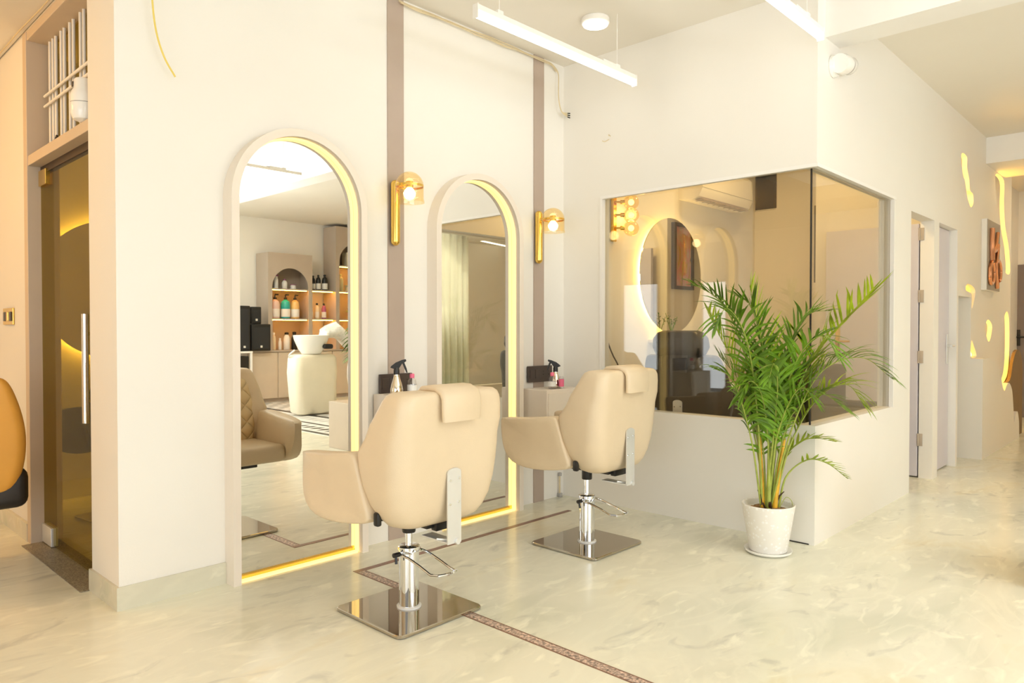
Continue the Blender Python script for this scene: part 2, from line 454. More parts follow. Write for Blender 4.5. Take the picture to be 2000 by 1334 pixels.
# walls behind the camera, with the window openings the daylight comes through
b = MB(); b.box((-3.6, -5, 0), (-3.5, 6.5, 0.10)); b.box((-3.6, -5, 2.75), (-3.5, 6.5, HC)); b.box((-3.6, -5, 0.10), (-3.5, -3.6, 2.75)); b.box((-3.6, 1.6, 0.10), (-3.5, 6.5, 2.75))
struct('wall_street', b, m_wall)
b = MB(); b.box((-3.5, -5, 0), (13.2, -4.9, 0.6)); b.box((-3.5, -5, 2.7), (13.2, -4.9, HC)); b.box((-3.5, -5, 0.6), (-0.8, -4.9, 2.7)); b.box((4.0, -5, 0.6), (13.2, -4.9, 2.7))
struct('wall_opposite', b, m_wall)
# glazed room: sill wall and header on both sides, jambs
T = 0.10
b = MB(); b.box((U1, VC, 0), (U1 + T, D, 0.665)); b.box((U1, VC, 2.115), (U1 + T, D, HC)); b.box((U1, 3.00, 0.665), (U1 + T, D, 2.115))
b.box((U1 + T, VC, 0), (5.86, VC + T, 0.665)); b.box((U1 + T, VC, 2.115), (5.86, VC + T, HC)); b.box((5.45, VC, 0.665), (5.86, VC + T, 2.115))
struct('wall_glazed_room', b, m_wall)
b = MB()
b.box((U1 - 0.008, VC - 0.008, 2.098), (U1 + 0.02, 3.0, 2.118)); b.box((U1 - 0.006, 2.982, 0.665), (U1 + 0.03, 3.002, 2.10))
b.box((U1 + 0.02, VC - 0.008, 2.098), (5.47, VC + 0.02, 2.118)); b.box((5.432, VC - 0.006, 0.665), (5.452, VC + 0.02, 2.10))
struct('trim_2', b, m_white)
# panes of the corner window
win = MB().box((U1 + 0.036, VC + 0.05, 0.66), (U1 + 0.046, 3.0, 2.10)).build('window_1', m_pane, None, 0); win['kind'] = 'structure'
win = MB().box((U1 + 0.05, VC + 0.040, 0.66), (5.45, VC + 0.050, 2.10)).build('window_2', m_pane, None, 0); win['kind'] = 'structure'
struct('trim_3', MB().box((U1 + 0.037, VC + 0.041, 0.665), (U1 + 0.045, VC + 0.049, 2.10)), m_gap)
struct('trim_4', MB().box((U1 - 0.004, VC + 0.03, 0.0), (U1 + 0.02, 1.72, 0.006)), m_gap)
# corridor wall: around two doors
b = MB(); b.box((5.86, VC, 2.07), (7.32, VC + T, HC)); b.box((6.50, VC, 0), (6.65, VC + T, 2.07)); b.box((7.26, VC, 0), (7.32, VC + T, 2.07))
struct('wall_corridor', b, m_wall)
# inner walls behind the corridor: washroom block and back of the glazed room
struct('wall_washroom', MB().box((6.64, 2.42, 0), (7.15, 2.50, HC)).box((6.60, VC + T, 0), (6.64, 2.50, HC)), m_wall)
b = MB(); b.box((7.15, 2.42, 0), (7.25, D, 2.43)); b.box((7.15, 2.42, 2.43), (7.25, 3.10, HC)); b.box((7.15, 3.10, 2.79), (7.25, D, HC))
struct('wall_glazed_room_back', b, m_wall)
b = MB(); b.box((7.15, 3.095, 2.425), (7.60, 3.107, 2.80)); b.box((7.15, 3.107, 2.415), (7.60, D, 2.43)); b.box((7.59, 3.107, 2.43), (7.60, D, 2.80)); b.box((7.15, 3.107, 2.79), (7.60, D, 2.80)); b.box((7.16, D - 0.006, 2.43), (7.59, D - 0.001, 2.79))
struct('trim_5', b, m_dbrown)
# beams across the salon
struct('beam_1', MB().box((4.16, -4.9, 2.836), (4.38, VC, HC)), m_white)
struct('beam_2', MB().box((8.4, -4.9, 2.835), (9.3, VC, HC)), m_white)
struct('ceiling_recess', MB().box((1.2, 1.1, HC - 0.035), (3.9, 1.9, HC)), m_ceil)
# end of the corridor
b = MB().box((12.0, -4.9, 0), (12.1, 3.3, HC)); struct('wall_corridor_end', b, m_wall)
b = MB().box((9.75, VC + 0.12, 0), (12.0, VC + 0.9, 0.02)); b = MB().box((7.25, 1.80, 0), (12.0, 1.9, HC)); struct('wall_feature_back', b, m_wall)
# skirtings and the granite threshold
b = MB(); b.box((1.058, D - 0.012, 0), (1.535, D, 0.10)); b.box((1.058, D, 0), (1.07, 3.69, 0.10)); struct('baseboard_mirror_wall', b, m_base)
struct('baseboard_left', MB().box((1.062, 4.79, 0), (1.08, 6.5, 0.10)), m_base)
struct('trim_6', MB().box((1.02, 3.68, 0), (1.2, 4.72, 0.004)), m_granite)
# brown inlay in the floor and border tiles of the wash area
b = MB(); b.box((2.048, 2.995, 0), (3.73, 3.028, 0.0015)); struct('trim_7', b, m_inlay)
b = MB(); b.box((2.048, -3.0, 0), (2.092, 2.995, 0.0014)); struct('trim_8', b, m_mosaic)
b = MB(); b.box((2.044, -3.0, 0), (2.050, 3.028, 0.0018)); b.box((2.090, -3.0, 0), (2.096, 2.995, 0.0018)); struct('trim_9', b, m_inlay)
o = struct('floor_border_tiles', MB().box((0, 0, 0), (1.9, 4.2, 0.003)), m_tiles); o.location = (4.46, -4.45, 0)
# taupe strips up the mirror wall
struct('trim_10', MB().box((2.485, D - 0.008, 0), (2.598, D, HC)), m_tan)
struct('trim_11', MB().box((3.722, D - 0.008, 0), (3.826, D, HC)), m_tan)
# lit feature wall at the far end of the corridor
def wavy(pts): return pts
outer = [(7.80, 0), (9.75, 0), (9.75, HC), (7.32, HC), (7.32, 1.50), (7.80, 1.50)]
gashes = [
    [(7.38, 2.75), (7.58, 2.76), (7.60, 2.66), (7.68, 2.58), (7.72, 2.48), (7.84, 2.46), (7.86, 2.38), (7.76, 2.33), (7.66, 2.38), (7.58, 2.46), (7.52, 2.54), (7.44, 2.58)],
    [(8.86, 2.80), (9.30, 2.80), (9.32, 2.55), (9.40, 2.32), (9.62, 2.10), (9.70, 1.84), (9.40, 1.84), (9.18, 2.05), (9.02, 2.30), (8.92, 2.55)],
    [(7.60, 1.56), (7.66, 1.62), (7.90, 1.60), (7.98, 1.55), (7.90, 1.44), (7.84, 1.40), (7.83, 1.53)],
    [(8.42, 1.22), (8.56, 1.30), (8.76, 1.24), (8.70, 1.12), (8.60, 1.08), (8.50, 1.14)],
    [(7.83, 0.95), (7.84, 1.10), (7.95, 1.04), (8.06, 0.95)],
    [(8.46, 0.90), (8.60, 0.66), (8.80, 0.50), (9.05, 0.55), (9.30, 0.60), (9.60, 0.70), (9.70, 0.92), (9.68, 1.30), (9.52, 1.40), (9.34, 1.26), (9.20, 1.02), (8.98, 0.82), (8.72, 0.80)],
]
def curve_through(poly, n=5):
    out = []; m = len(poly)
    for i in range(m):
        p0, p1, p2, p3 = (Vector((poly[(i + k) % m][0], poly[(i + k) % m][1])) for k in (-1, 0, 1, 2))
        for k in range(n):
            u = k / n
            v = .5 * (2 * p1 + (p2 - p0) * u + (2 * p0 - 5 * p1 + 4 * p2 - p3) * u * u + (3 * p1 - p0 - 3 * p2 + p3) * u ** 3)
            out.append((v.x, v.y))
    return out


feat = struct('wall_feature', MB().holed(outer, [curve_through(g_) for g_ in gashes], VC, VC + 0.04), m_wall)
wave = [(9.72, 0.02), (9.70, 0.18), (9.60, 0.30), (9.48, 0.26), (9.40, 0.20), (9.34, 0.40), (9.26, 0.56), (9.10, 0.64), (8.95, 0.62), (8.86, 0.57), (8.74, 0.63), (8.60, 0.80), (8.42, 0.90), (8.10, 0.93)]
low = [(7.80, 0), (9.72, 0)] + [(p.x, p.z) for p in bez([(x, 0, z) for x, z in wave], 5)] + [(7.80, 0.93)]
struct('wall_feature_low_panel', MB().prism(low, VC - 0.10, VC), m_wall)
struct('trim_12', MB().box((7.80, VC + 0.04, 0), (7.83, 1.80, 1.50)).box((7.32, VC + 0.04, 1.50), (7.83, 1.80, 1.53)), m_wall)
dk = [(8.98, 0.54), (9.10, 0.63), (9.40, 0.66), (9.56, 0.84), (9.72, 0.95), (9.92, 0.97), (10.10, 0.88), (10.16, 0.70), (10.16, 0.0), (9.74, 0.0), (9.5, 0.15), (9.2, 0.4)]
struct('wall_feature_dark_panel', MB().prism([(p.x, p.z) for p in bez([(x, 0, z) for x, z in dk[:8]], 5)] + dk[8:], VC - 0.06, VC - 0.03), mat('shaded_wave_panel', (0.20, 0.115, 0.035), 0.6))  # unlit panel face: its shade is put into the dark brown colour
# warm strips that light the feature wall from behind
for i, (x0, x1, z0, z1) in enumerate(((7.36, 7.90, 2.30, 2.80), (8.84, 9.74, 1.80, 2.62), (7.84, 8.0, 1.42, 1.46), (8.40, 8.78, 1.08, 1.12), (7.84, 8.06, 0.93, 0.96), (8.45, 9.62, 0.50, 1.36))):
    mb = MB()
    if z1 - z0 < 0.2: mb.box((x0, VC + 0.10, z0), (x1, VC + 0.115, z0 + 0.02))
    else:
        mb.box((x0, VC + 0.22, z0), (x1, VC + 0.235, z0 + 0.03)); mb.box((x0, VC + 0.22, z1 - 0.03), (x1, VC + 0.235, z1))
        mb.box((x0, VC + 0.22, z0), (x0 + 0.03, VC + 0.235, z1)); mb.box((x1 - 0.03, VC + 0.22, z0), (x1, VC + 0.235, z1))
        mb.box((x0, VC + 0.235, (z0 + z1) / 2 - 0.02), (x1, VC + 0.25, (z0 + z1) / 2 + 0.02))
    mb.build('light_strip', m_ledy, feat, 0)

# ------------------------------------------------------------------ doors
m_hinge = mat('satin_hinge', (0.50, 0.42, 0.33), 0.5, var=.02)
d = bpy.data.objects.new('door_1', None); COL.objects.link(d); d['kind'] = 'structure'; d.location = (6.495, VC + T, 0)
MB().box((0, 0.01, 0.012), (0.04, 0.74, 2.055), 0.002).build('door_leaf', m_lav, d, 0)
for z in (0.26, 0.93, 1.42, 1.92):
    MB().box((-0.001, -0.030, z), (0.003, 0.004, z + 0.10), 0.001).lathe([(0.005, z), (0.005, z + 0.10)], (-0.003, 0.004, 0), 10).build('hinge', m_hinge, d)
MB().box((-0.006, 0.615, 0.98), (0.0, 0.655, 1.22), 0.002).tube([(-0.006, 0.635, 1.10), (-0.045, 0.635, 1.10), (-0.052, 0.62, 1.10), (-0.052, 0.52, 1.10)], 0.009).build('door_handle', m_brass, d)
d = bpy.data.objects.new('door_2', None); COL.objects.link(d); d['kind'] = 'structure'; d.location = (6.655, VC + 0.06, 0)
MB().box((0, 0, 0.012), (0.60, 0.04, 2.065), 0.002).build('door_leaf', m_lav, d, 0)
MB().box((0.515, -0.008, 0.90), (0.565, 0, 1.16), 0.003).tube([(0.54, -0.004, 1.06), (0.54, -0.05, 1.06), (0.53, -0.058, 1.06), (0.43, -0.058, 1.06)], 0.010).build('door_handle', m_steel, d)
d = bpy.data.objects.new('door_3', None); COL.objects.link(d); d['kind'] = 'structure'; d.location = (12.0, 1.1, 0)
MB().box((-0.03, 0, 0), (0, 0.80, 2.09), 0.003).build('door_leaf', m_dgrey, d, 0)
MB().box((-0.04, 0.66, 0.98), (-0.03, 0.71, 1.2)).tube([(-0.035, 0.69, 1.1), (-0.09, 0.69, 1.1), (-0.09, 0.56, 1.1)], 0.012).build('door_handle', m_black, d)
# glass entrance door on the left
d = bpy.data.objects.new('door_4', None); COL.objects.link(d); d['kind'] = 'structure'; d.location = (1.13, 3.70, 0)
MB().box((0.0, 0.0, 0.015), (0.012, 1.015, 2.07)).build('door_pane', m_door_glass, d, 0)
MB().box((-0.012, 0.88, 2.0), (0.024, 1.015, 2.085), 0.003).build('patch_fitting', m_brass, d, 0)
MB().box((-0.012, 0.84, 0.008), (0.024, 1.015, 0.11), 0.003).build('patch_fitting', m_steel, d, 0)
h = MB(); h.tube([(-0.036, 0.135, 0.755), (-0.036, 0.135, 1.275)], 0.0155, 16)
for z in (0.86, 1.18): h.tube([(-0.036, 0.135, z), (0.0, 0.135, z)], 0.008)
h.build('door_handle', m_chrome, d)
MB().box((0.0, -0.02, 2.07), (0.03, 1.02, 2.11)).build('head_rail', m_dbrown, d, 0)

# transom grille above the glass door
g = thing('window_grille', 'white barred grille above the glass door in the left wall', 'grille', (1.165, 3.68, 2.165))
for y in (4.648, 4.588, 4.535, 4.437, 4.382, 4.284, 4.224, 4.109, 4.053, 3.956, 3.903, 3.83, 3.74):
    MB().tube([(0, y - 3.68, 0), (0, y - 3.68, 0.635)], 0.0085, 14).build('bar', m_white, g)
for z in (2.50, 2.443):
    MB().tube([(-0.02, 0.0, z - 2.165), (-0.02, 1.0, z - 2.165)], 0.0075, 14).build('cross_bar', m_white, g)
struct('window_3', MB().box((1.186, 3.69, 2.165), (1.194, 4.71, 2.80)), m_door_glass)
c = thing('water_filter', 'white rounded cylinder canister standing on the ledge by the grille bars', 'water filter', (1.075, 3.885, 2.166))
c.location = (1.082, 3.775, 2.166)
MB().lathe([(0.022, 0.0), (0.046, 0.010), (0.056, 0.035), (0.058, 0.07), (0.058, 0.082)], n=32).build('lower_body', m_porc, c)
MB().lathe([(0.0575, 0.082), (0.0575, 0.086)], n=32).build('seam_ring', m_grey, c)
MB().lathe([(0.058, 0.086), (0.058, 0.115), (0.052, 0.138), (0.044, 0.15), (0.042, 0.19), (0.036, 0.198), (0.0, 0.20)], n=32).build('upper_body', m_porc, c)
MB().box((-0.048, 0.0, 0.158), (-0.036, 0.015, 0.18)).build('switch', m_dkplas, c)
tag(MB().box((1.09, 4.27, 2.165), (1.12, 4.32, 2.185), 0.004).tube([(1.105, 4.28, 2.18), (1.105, 4.30, 2.205), (1.105, 4.34, 2.172)], 0.006).build('cable_clip', m_black), 'small black clip lying on the ledge under the grille', 'clip')

# ------------------------------------------------------------------ arched mirrors
def arched_mirror(cx, ztop, label):
    t = thing('arched_mirror', label, 'mirror', (cx, D, 0), 0, 'arched mirrors on the salon wall')
    hw, wall = 0.3765, 0.038
    zs = ztop - hw; hi = hw - wall; y0 = -0.088
    out = arch(0, hw, 0, zs); inn = arch(0, hi, 0, zs)
    mb = MB(); vs = [[mb.bm.verts.new((p[0], y, p[1])) for p in pl] for pl, y in ((out, y0), (out, 0), (inn, 0), (inn, y0))]
    n = len(out)
    for k in range(4):
        a, c = vs[k], vs[(k + 1) % 4]
        for i in range(n - 1): mb.bm.faces.new((a[i], a[i + 1], c[i + 1], c[i]))
    mb.bm.faces.new([v[0] for v in vs]); mb.bm.faces.new([v[-1] for v in reversed(vs)])
    mb.build('frame', m_frame, t, 40)
    MB().prism(arch(0, hi - 0.004, 0.012, zs), -0.022, -0.016).build('mirror_glass', m_mirror, t, 0)
    MB().prism(arch(0, hi - 0.001, 0.0, zs), -0.014, -0.004).build('backing_board', m_frame, t, 0)
    # LED strip round the inner reveal, and along the floor
    a = arch(0, hi - 0.0008, 0.004, zs); c = arch(0, hi - 0.006, 0.004, zs); mb = MB()
    vs = [[mb.bm.verts.new((p[0], y, p[1])) for p in pl] for pl, y in ((a, -0.052), (a, -0.024), (c, -0.024), (c, -0.052))]
    for k in range(4):
        p, q = vs[k], vs[(k + 1) % 4]
        for i in range(n - 1): mb.bm.faces.new((p[i], p[i + 1], q[i + 1], q[i]))
    mb.build('light_strip', m_led, t, 40)
    MB().box((-hi + 0.01, -0.060, 0.0), (hi - 0.01, -0.032, 0.009)).build('floor_light_strip', m_led, t, 0)
    MB().box((-hi + 0.012, -0.028, 0.0), (hi - 0.012, -0.0225, 0.03)).build('bottom_channel', m_brass, t, 0)
    return t


arched_mirror(1.912, 2.197, 'taupe arched floor mirror with glowing rim showing the shelf wall, behind the nearer beige chair')
arched_mirror(3.152, 2.170, 'taupe arched floor mirror with glowing rim between the two brass wall sconces')

# ------------------------------------------------------------------ styling chairs
CH = dict(l=m_leather)


def screw(mb, x, y, z, r=0.006, d=0.003):
    mb.lathe([(r, 0), (r * 0.8, -d), (0.0, -d)], (x, y, z), 10, 'Y')


def styling_chair(loc, label, body=None, seatm=None, dz=0.0, rz=0.0, group=None, front=None):
    body = body or m_leather; seatm = seatm or body; front = front or m_tuft
    t = thing('styling_chair', label, 'chair', loc, rz, group)
    prof = [(0.412, .13, -.19, -.12, 0), (0.416, .175, -.215, -.10, 0), (0.43, .215, -.235, -.085, 0), (0.46, .243, -.252, -.065, .0), (0.51, .265, -.266, -.03, .02), (0.58, .279, -.278, .0, .05),
            (0.65, .285, -.287, .02, .09), (0.715, .287, -.294, .028, .11), (0.77, .285, -.300, -.02, .09), (0.83, .281, -.306, -.07, .05), (0.89, .275, -.312, -.115, .03),
            (0.925, .268, -.314, -.135, .02), (0.945, .259, -.310, -.150, .0), (0.956, .246, -.300, -.170, 0), (0.959, .218, -.282, -.19, 0)]
    rings = [rrect(w, y0, y1, 0.085 if z < .8 else 0.06, z + dz, concave=c) for z, w, y0, y1, c in prof]
    MB().loft(rings).build('backrest', body, t, 60)
    # tufted front cushion
    fr = []
    for z, w, y in ((.50, .17, -.03), (.52, .19, -.02), (.62, .205, -.03), (.74, .21, -.06), (.85, .20, -.10), (.89, .19, -.12), (.90, .17, -.135)):
        fr.append(rrect(w, y - .06, y + .012, 0.03, z + dz))
    MB().loft(fr).build('back_cushion', front, t, 60)
    for s in (-1, 1):
        pl = [(-.105, .445), (-.06, .428), (.08, .408), (.20, .410), (.30, .432), (.372, .485), (.412, .56), (.428, .63), (.425, .664), (.40, .672), (.20, .686), (.08, .700), (.01, .712), (-.02, .70), (-.04, .62), (-.075, .52)]
        mb = MB(); ring = []

        def ox(p): return .287 + .040 * min(1, max(0, (p[0] + .06) / .25)) - .030 * max(0, (p[0] - .28) / .1) ** 2 - .012 * max(0, (.50 - p[1]) / .08)
        for f, k in ((0, .93), (.10, 1.0), (.72, 1.0), (.93, .985), (1.0, .93)):
            cy, cz = .13, .56
            ring.append([(s * (.205 + (ox(p) - .205) * f), cy + (p[0] - cy) * k, cz + (p[1] - cz) * k + dz) for p in pl])
        mb.loft(ring).build('armrest', body, t, 60, 1)
    MB().box((-.215, -.12, .432 + dz), (.215, .335, .535 + dz), 0.035, 4).build('seat', seatm, t, 50)
    # headrest flap folded over the top of the back
    path = [(-.175, .905), (-.180, .945), (-.20, .962), (-.245, .968), (-.29, .967), (-.322, .953), (-.334, .93), (-.335, .89), (-.332, .842)]
    rs = []
    for i, (y, z) in enumerate(path):
        k = 1.0 if 0 < i < len(path) - 1 else .94
        a = path[max(0, i - 1)]; c = path[min(len(path) - 1, i + 1)]; ty, tz = c[0] - a[0], c[1] - a[1]; L = math.hypot(ty, tz); ny, nz = -tz / L, ty / L
        th = .014
        rs.append([(sx * .098 * k, y + ny * o * th, z + nz * o * th + dz) for sx, o in ((-1.0, -.6), (-1.03, 0), (-1.0, .6), (-.9, 1), (0, 1.15), (.9, 1), (1.0, .6), (1.03, 0), (1.0, -.6), (.9, -1), (0, -1), (-.9, -1))])
    MB().loft(rs).build('headrest_pad', body, t, 60)
    # recline bracket
    br = MB().prism([(-.036, .345 + dz), (.036, .345 + dz), (.036, .630 + dz)] + [(.036 * math.cos(a), .630 + dz + .018 * math.sin(a)) for a in [PI * i / 8 for i in range(1, 8)]] + [(-.036, .630 + dz)], -.292, -.286).build('recline_bracket', m_steel, t, 30)
    for x, z in ((-.022, .60), (.024, .605), (-.024, .505), (.022, .51)):
        sc = MB(); screw(sc, x, -.292, z + dz); sc.build('screw', m_chrome, br)
    MB().box((-.03, -.284, .345 + dz), (.03, -.12, .352 + dz), .002).lathe([(.012, -.302), (.012, -.27)], (.012, 0, .352 + dz), 12, 'Y').tube([(.034, -.29, .349 + dz), (-.05, -.24, .362 + dz)], .005).build('bracket_bolt', m_steel, t)
    MB().box((-.06, -.19, .392 + dz), (.11, .18, .430 + dz), .004).box((-.03, -.215, .382 + dz), (.10, -.18, .418 + dz), .006).build('mechanism', m_black, t)
    MB().box((-.262, -.135, .43 + dz), (-.238, -.105, .485 + dz), .008).tube([(-.24, -.12, .455 + dz), (-.15, -.10, .44 + dz)], .007).build('recline_knob', m_black, t)
    MB().lathe([(.027, .335 + dz), (.029, .34 + dz), (.029, .395 + dz)], n=24).build('sleeve', m_black, t)
    MB().lathe([(.0145, .26), (.0145, .34 + dz)], n=24).build('piston', m_chrome, t)
    MB().lathe([(.0, .016), (.043, .016), (.043, .262), (.047, .263), (.047, .276), (.041, .280), (.0, .280)], n=40).build('column', m_chrome, t)
    MB().lathe([(.046, .016), (.053, .016), (.053, .022), (.046, .024)], n=40).build('column_ring', m_porc, t)
    # foot lever
    pd = MB(); pts = [(-.05, .0, .252), (-.056, -.03, .25), (-.05, -.06, .245), (-.045, -.13, .225), (-.04, -.19, .203), (-.02, -.225, .203)]
    pts2 = [(.05, .0, .252), (.056, -.03, .25), (.06, -.06, .245), (.065, -.13, .225), (.07, -.19, .205), (.06, -.232, .205)]
    pd.tube(pts, .0055, 8); pd.tube(pts2, .0055, 8); pd.tube([(-.03, -.225, .203), (.0, -.236, .204), (.035, -.240, .205), (.066, -.228, .205)], .0065, 8)
    pd.tube([(-.065, 0, .252), (.06, 0, .252)], .008, 8)
    pd.build('foot_lever', m_chrome, t)
    MB().lathe([(.010, -.082), (.010, -.05)], (0, 0, 0), 12, 'X').xform(Matrix.Translation((0, 0, .25))).tube([(-.07, .0, .25), (-.075, -.01, .215)], .006).build('lever_pivot', m_black, t)
    pr = [(k, z) for k, z in ((.222, .001), (.225, .004), (.225, .013), (.222, .016))]
    MB().loft([rrect(w, -w, w, .028, z) for w, z in pr]).build('base_plate', m_plate, t, 30)
    return t


G_CH = 'beige styling chairs at the mirrors'
styling_chair((1.930, 2.440, 0), 'nearer beige leather styling chair, in front of the arched mirror showing the bottle shelves', group=G_CH)
styling_chair((3.212, 2.470, 0), 'beige leather styling chair beside the glazed room, its headrest flap in front of the window', dz=0.03, group=G_CH)

# orange and black lounge chair at the far left, by the left wall
t = thing('lounge_chair', 'orange and black armchair by the left wall below the brass switch plate', 'chair', (0.635, 4.30, 0), R(0))
rs = [rrect(w, y0, y1, .06, z) for z, w, y0, y1 in ((.40, .20, -.22, -.10), (.46, .25, -.25, -.10), (.62, .275, -.28, -.12), (.76, .262, -.30, -.16), (.88, .225, -.32, -.20), (.96, .19, -.33, -.23), (.99, .15, -.32, -.25))]
MB().loft(rs).build('backrest', m_orange, t, 60, 2)
MB().box((-.285, -.235, .345), (.285, .27, .54), .05, 4).build('seat', m_blackl, t, 50)
MB().lathe([(.028, .02), (.028, .36)], n=20).build('column', m_chrome, t)
MB().lathe([(.0, .002), (.17, .002), (.17, .012), (.05, .025), (.0, .025)], n=40).build('base_plate', m_plate, t)

# ------------------------------------------------------------------ shelves, bottles, sockets between the mirrors
def shelf_box(x0, x1, ztop, label):
    t = thing('wall_shelf', label, 'shelf', ((x0 + x1) / 2, D, ztop - .25), 0, 'small wall shelves beside the mirrors')
    w = (x1 - x0) / 2
    MB().box((-w, -.23, 0), (w, -.008, .25), .004).build('drawer_box', m_frame, t, 0)
    MB().box((-w + .012, -.238, .012), (w - .012, -.23, .228), .002).build('drawer_front', m_frame, t, 0)
    return t


shelf_box(2.38, 2.70, .842, 'small pinkish beige wall shelf with spray bottle, between the two arched mirrors')
shelf_box(3.60, 3.96, .800, 'small pinkish beige wall shelf with spray bottle, in the corner beside the glazed room')


def spray_bottle(loc, rz, label, k=1.0):
    t = thing('spray_bottle', label, 'spray bottle', loc, rz, 'silver spray bottles')
    mb = MB().lathe([(.0, 0), (.032 * k, 0), (.036, .006), (.036, .03), (.030, .06), (.020, .09), (.0155, .108), (.0155, .116), (0, .116)], n=24)
    mb.build('bottle', m_silver, t)
    MB().lathe([(.0155, .112), (.0165, .112), (.0165, .135), (.013, .15), (.0, .15)], n=20).build('collar', m_black, t)
    h = MB(); h.prism([(-.034, .150), (-.030, .158), (-.004, .178), (.030, .192), (.050, .196), (.053, .186), (.046, .180), (.030, .172), (.016, .150), (.008, .142), (-.012, .142)], -.009, .009)
    h.build('spray_head', m_black, t, 0)
    MB().prism([(.030, .176), (.042, .178), (.055, .145), (.060, .122), (.054, .121), (.044, .142)], -.005, .005).build('trigger', m_black, t, 0)
    return t


spray_bottle((2.440, 3.19, .842), R(-35), 'silver spray bottle with black trigger head, behind the back of the nearer beige chair')
spray_bottle((3.795, 3.19, .800), R(140), 'silver spray bottle with black trigger head, on the corner shelf beside the glazed room')


def pink_bottle(loc, label):
    t = thing('water_bottle', label, 'bottle', loc, 0, 'pink capped bottles')
    MB().lathe([(0, 0), (.024, 0), (.027, .005), (.027, .055), (.022, .075), (.011, .088), (.011, .094), (0, .094)], n=24).build('bottle', m_clearp, t)
    MB().lathe([(0, .088), (.0135, .088), (.0135, .108), (.011, .112), (0, .112)], n=20).build('cap', m_pink, t)
    MB().lathe([(.0274, .018), (.0274, .05)], n=24, cap=False).build('label', m_label, t)
    return t


pink_bottle((2.548, 3.19, .842), 'small clear bottle with pink cap, on the shelf between the two mirrors')
pink_bottle((3.725, 3.16, .800), 'small clear bottle with pink cap, beside the spray bottle in the corner')
t = thing('tube_bottle', 'slim clear bottle with red lettering band on the corner shelf', 'bottle', (3.785, 3.13, .80))
MB().lathe([(0, 0), (.016, 0), (.018, .004), (.018, .075), (.012, .085), (0, .085)], n=20).build('bottle', m_clearp, t)
MB().lathe([(.0184, .015), (.0184, .065)], n=20, cap=False).build('label', m_pink, t)


def socket(x0, x1, z0, z1, label):
    t = thing('socket_plate', label, 'socket', ((x0 + x1) / 2, D - .008, (z0 + z1) / 2), 0, 'dark socket plates on the taupe strips')
    w, h = (x1 - x0) / 2, (z1 - z0) / 2
    MB().box((-w, -.014, -h), (w, 0, h), .003).build('plate', m_dkplas, t, 0)
    n = 4
    for i in range(n):
        a = -w + .012 + (2 * w - .024) * i / n
        if i < 2:
            MB().box((a + .004, -.018, -h * .55), (a + (2 * w - .024) / n - .004, -.013, h * .55), .002).build('switch', m_dkplas, t, 0)
        else:
            s = MB(); cx = a + (w - .012) / n
            for dx, dz in ((0, .017), (-.010, -.006), (.010, -.006)): s.lathe([(.0035, -.0155), (.0035, -.013), (0, -.013)], (cx, 0, dz), 10, 'Y')
            s.build('socket_hole', m_gap, t)
    return t


socket(2.415, 2.645, .842, .950, 'dark brown socket plate behind the nearer spray bottle')
socket(3.648, 3.900, .838, .950, 'dark brown socket plate behind the pink capped bottle in the corner')
t = thing('switch_plate', 'square brass switch plate on the orange lit left wall', 'switch', (1.08, 5.215, 1.28))
MB().box((-.010, -.12, -.05), (0, .12, .05), .003).build('plate', m_brass, t, 0)
for y in (-.07, .0, .07): MB().box((-.016, y - .022, -.028), (-.009, y + .022, .028), .003).build('rocker', m_dkplas if y else m_brass, t, 0)

# ------------------------------------------------------------------ sconces
def sconce(x, z0, z1, zb, zt, label):
    t = thing('wall_sconce', label, 'wall lamp', (x, D - .008, 0), 0, 'brass wall sconces on the taupe strips')
    n = 10; r = .026; rings = []
    prof = [(r * math.cos(a), z0 + r - r * math.sin(a)) for a in [PI / 2 * (1 - i / n) for i in range(n + 1)]] + [(r * math.cos(a), z1 - r + r * math.sin(a)) for a in [PI / 2 * i / n for i in range(n + 1)]]
    MB().lathe([(max(q[0], .0008), q[1]) for q in prof], (0, -.028, 0), 24).build('back_bar', m_brass, t)
    for z in ((z0 + z1) / 2 + .02, (z0 + z1) / 2 - .07): MB().lathe([(.006, .02), (.006, .029), (0, .030)], (0, -.028, z), 10, 'X').build('set_screw', m_brass, t)
    cz = zt - .085
    cy = -.155
    MB().tube([(0, -.03, cz + .012), (0, -.08, cz + .012), (0, cy, cz + .012)], .007).lathe([(.016, -.062), (.016, -.05)], (0, 0, cz + .012), 16, 'Y').build('arm', m_brass, t)
    MB().lathe([(.0, cz + .028), (.020, cz + .026), (.022, cz - .006), (.018, cz - .01), (0, cz - .01)], (0, cy, 0), 20).build('lamp_holder', m_brass, t)
    R_ = .078
    pr_ = [(max(.001, R_ * math.sin(a)), cz + R_ * 1.02 * math.cos(a)) for a in [PI / 2 * i / 14 for i in range(15)]] + [(R_ * .995, cz - .03), (R_ * 1.0, zb + .02), (R_ * 1.06, zb)]
    MB().lathe(pr_, (0, cy, 0), 36, cap=False).build('glass_shade', m_amber, t)
    MB().lathe([(R_ * .96, cz + .004), (R_ * 1.0, cz + .006), (R_ * 1.0, cz - .006), (R_ * .96, cz - .004)], (0, cy, 0), 36, cap=False).build('shade_ring', m_brass, t)
    MB().lathe([(.001, cz - .075), (.02, cz - .070), (.032, cz - .052), (.034, cz - .038), (.024, cz - .02), (.014, cz - .008), (.001, cz - .008)], (0, cy, 0), 24).build('bulb', m_bulb, t)
    point('sconce_light', (x, D + cy - .008, cz - .045), 5, (1.0, 0.74, 0.36), .03)
    return t


sconce(2.515, 1.675, 2.045, 1.902, 2.078, 'brass wall sconce with domed glass shade, between the two arched mirrors')
sconce(3.740, 1.655, 2.017, 1.858, 2.028, 'brass wall sconce with domed glass shade, beside the corner of the glazed room')
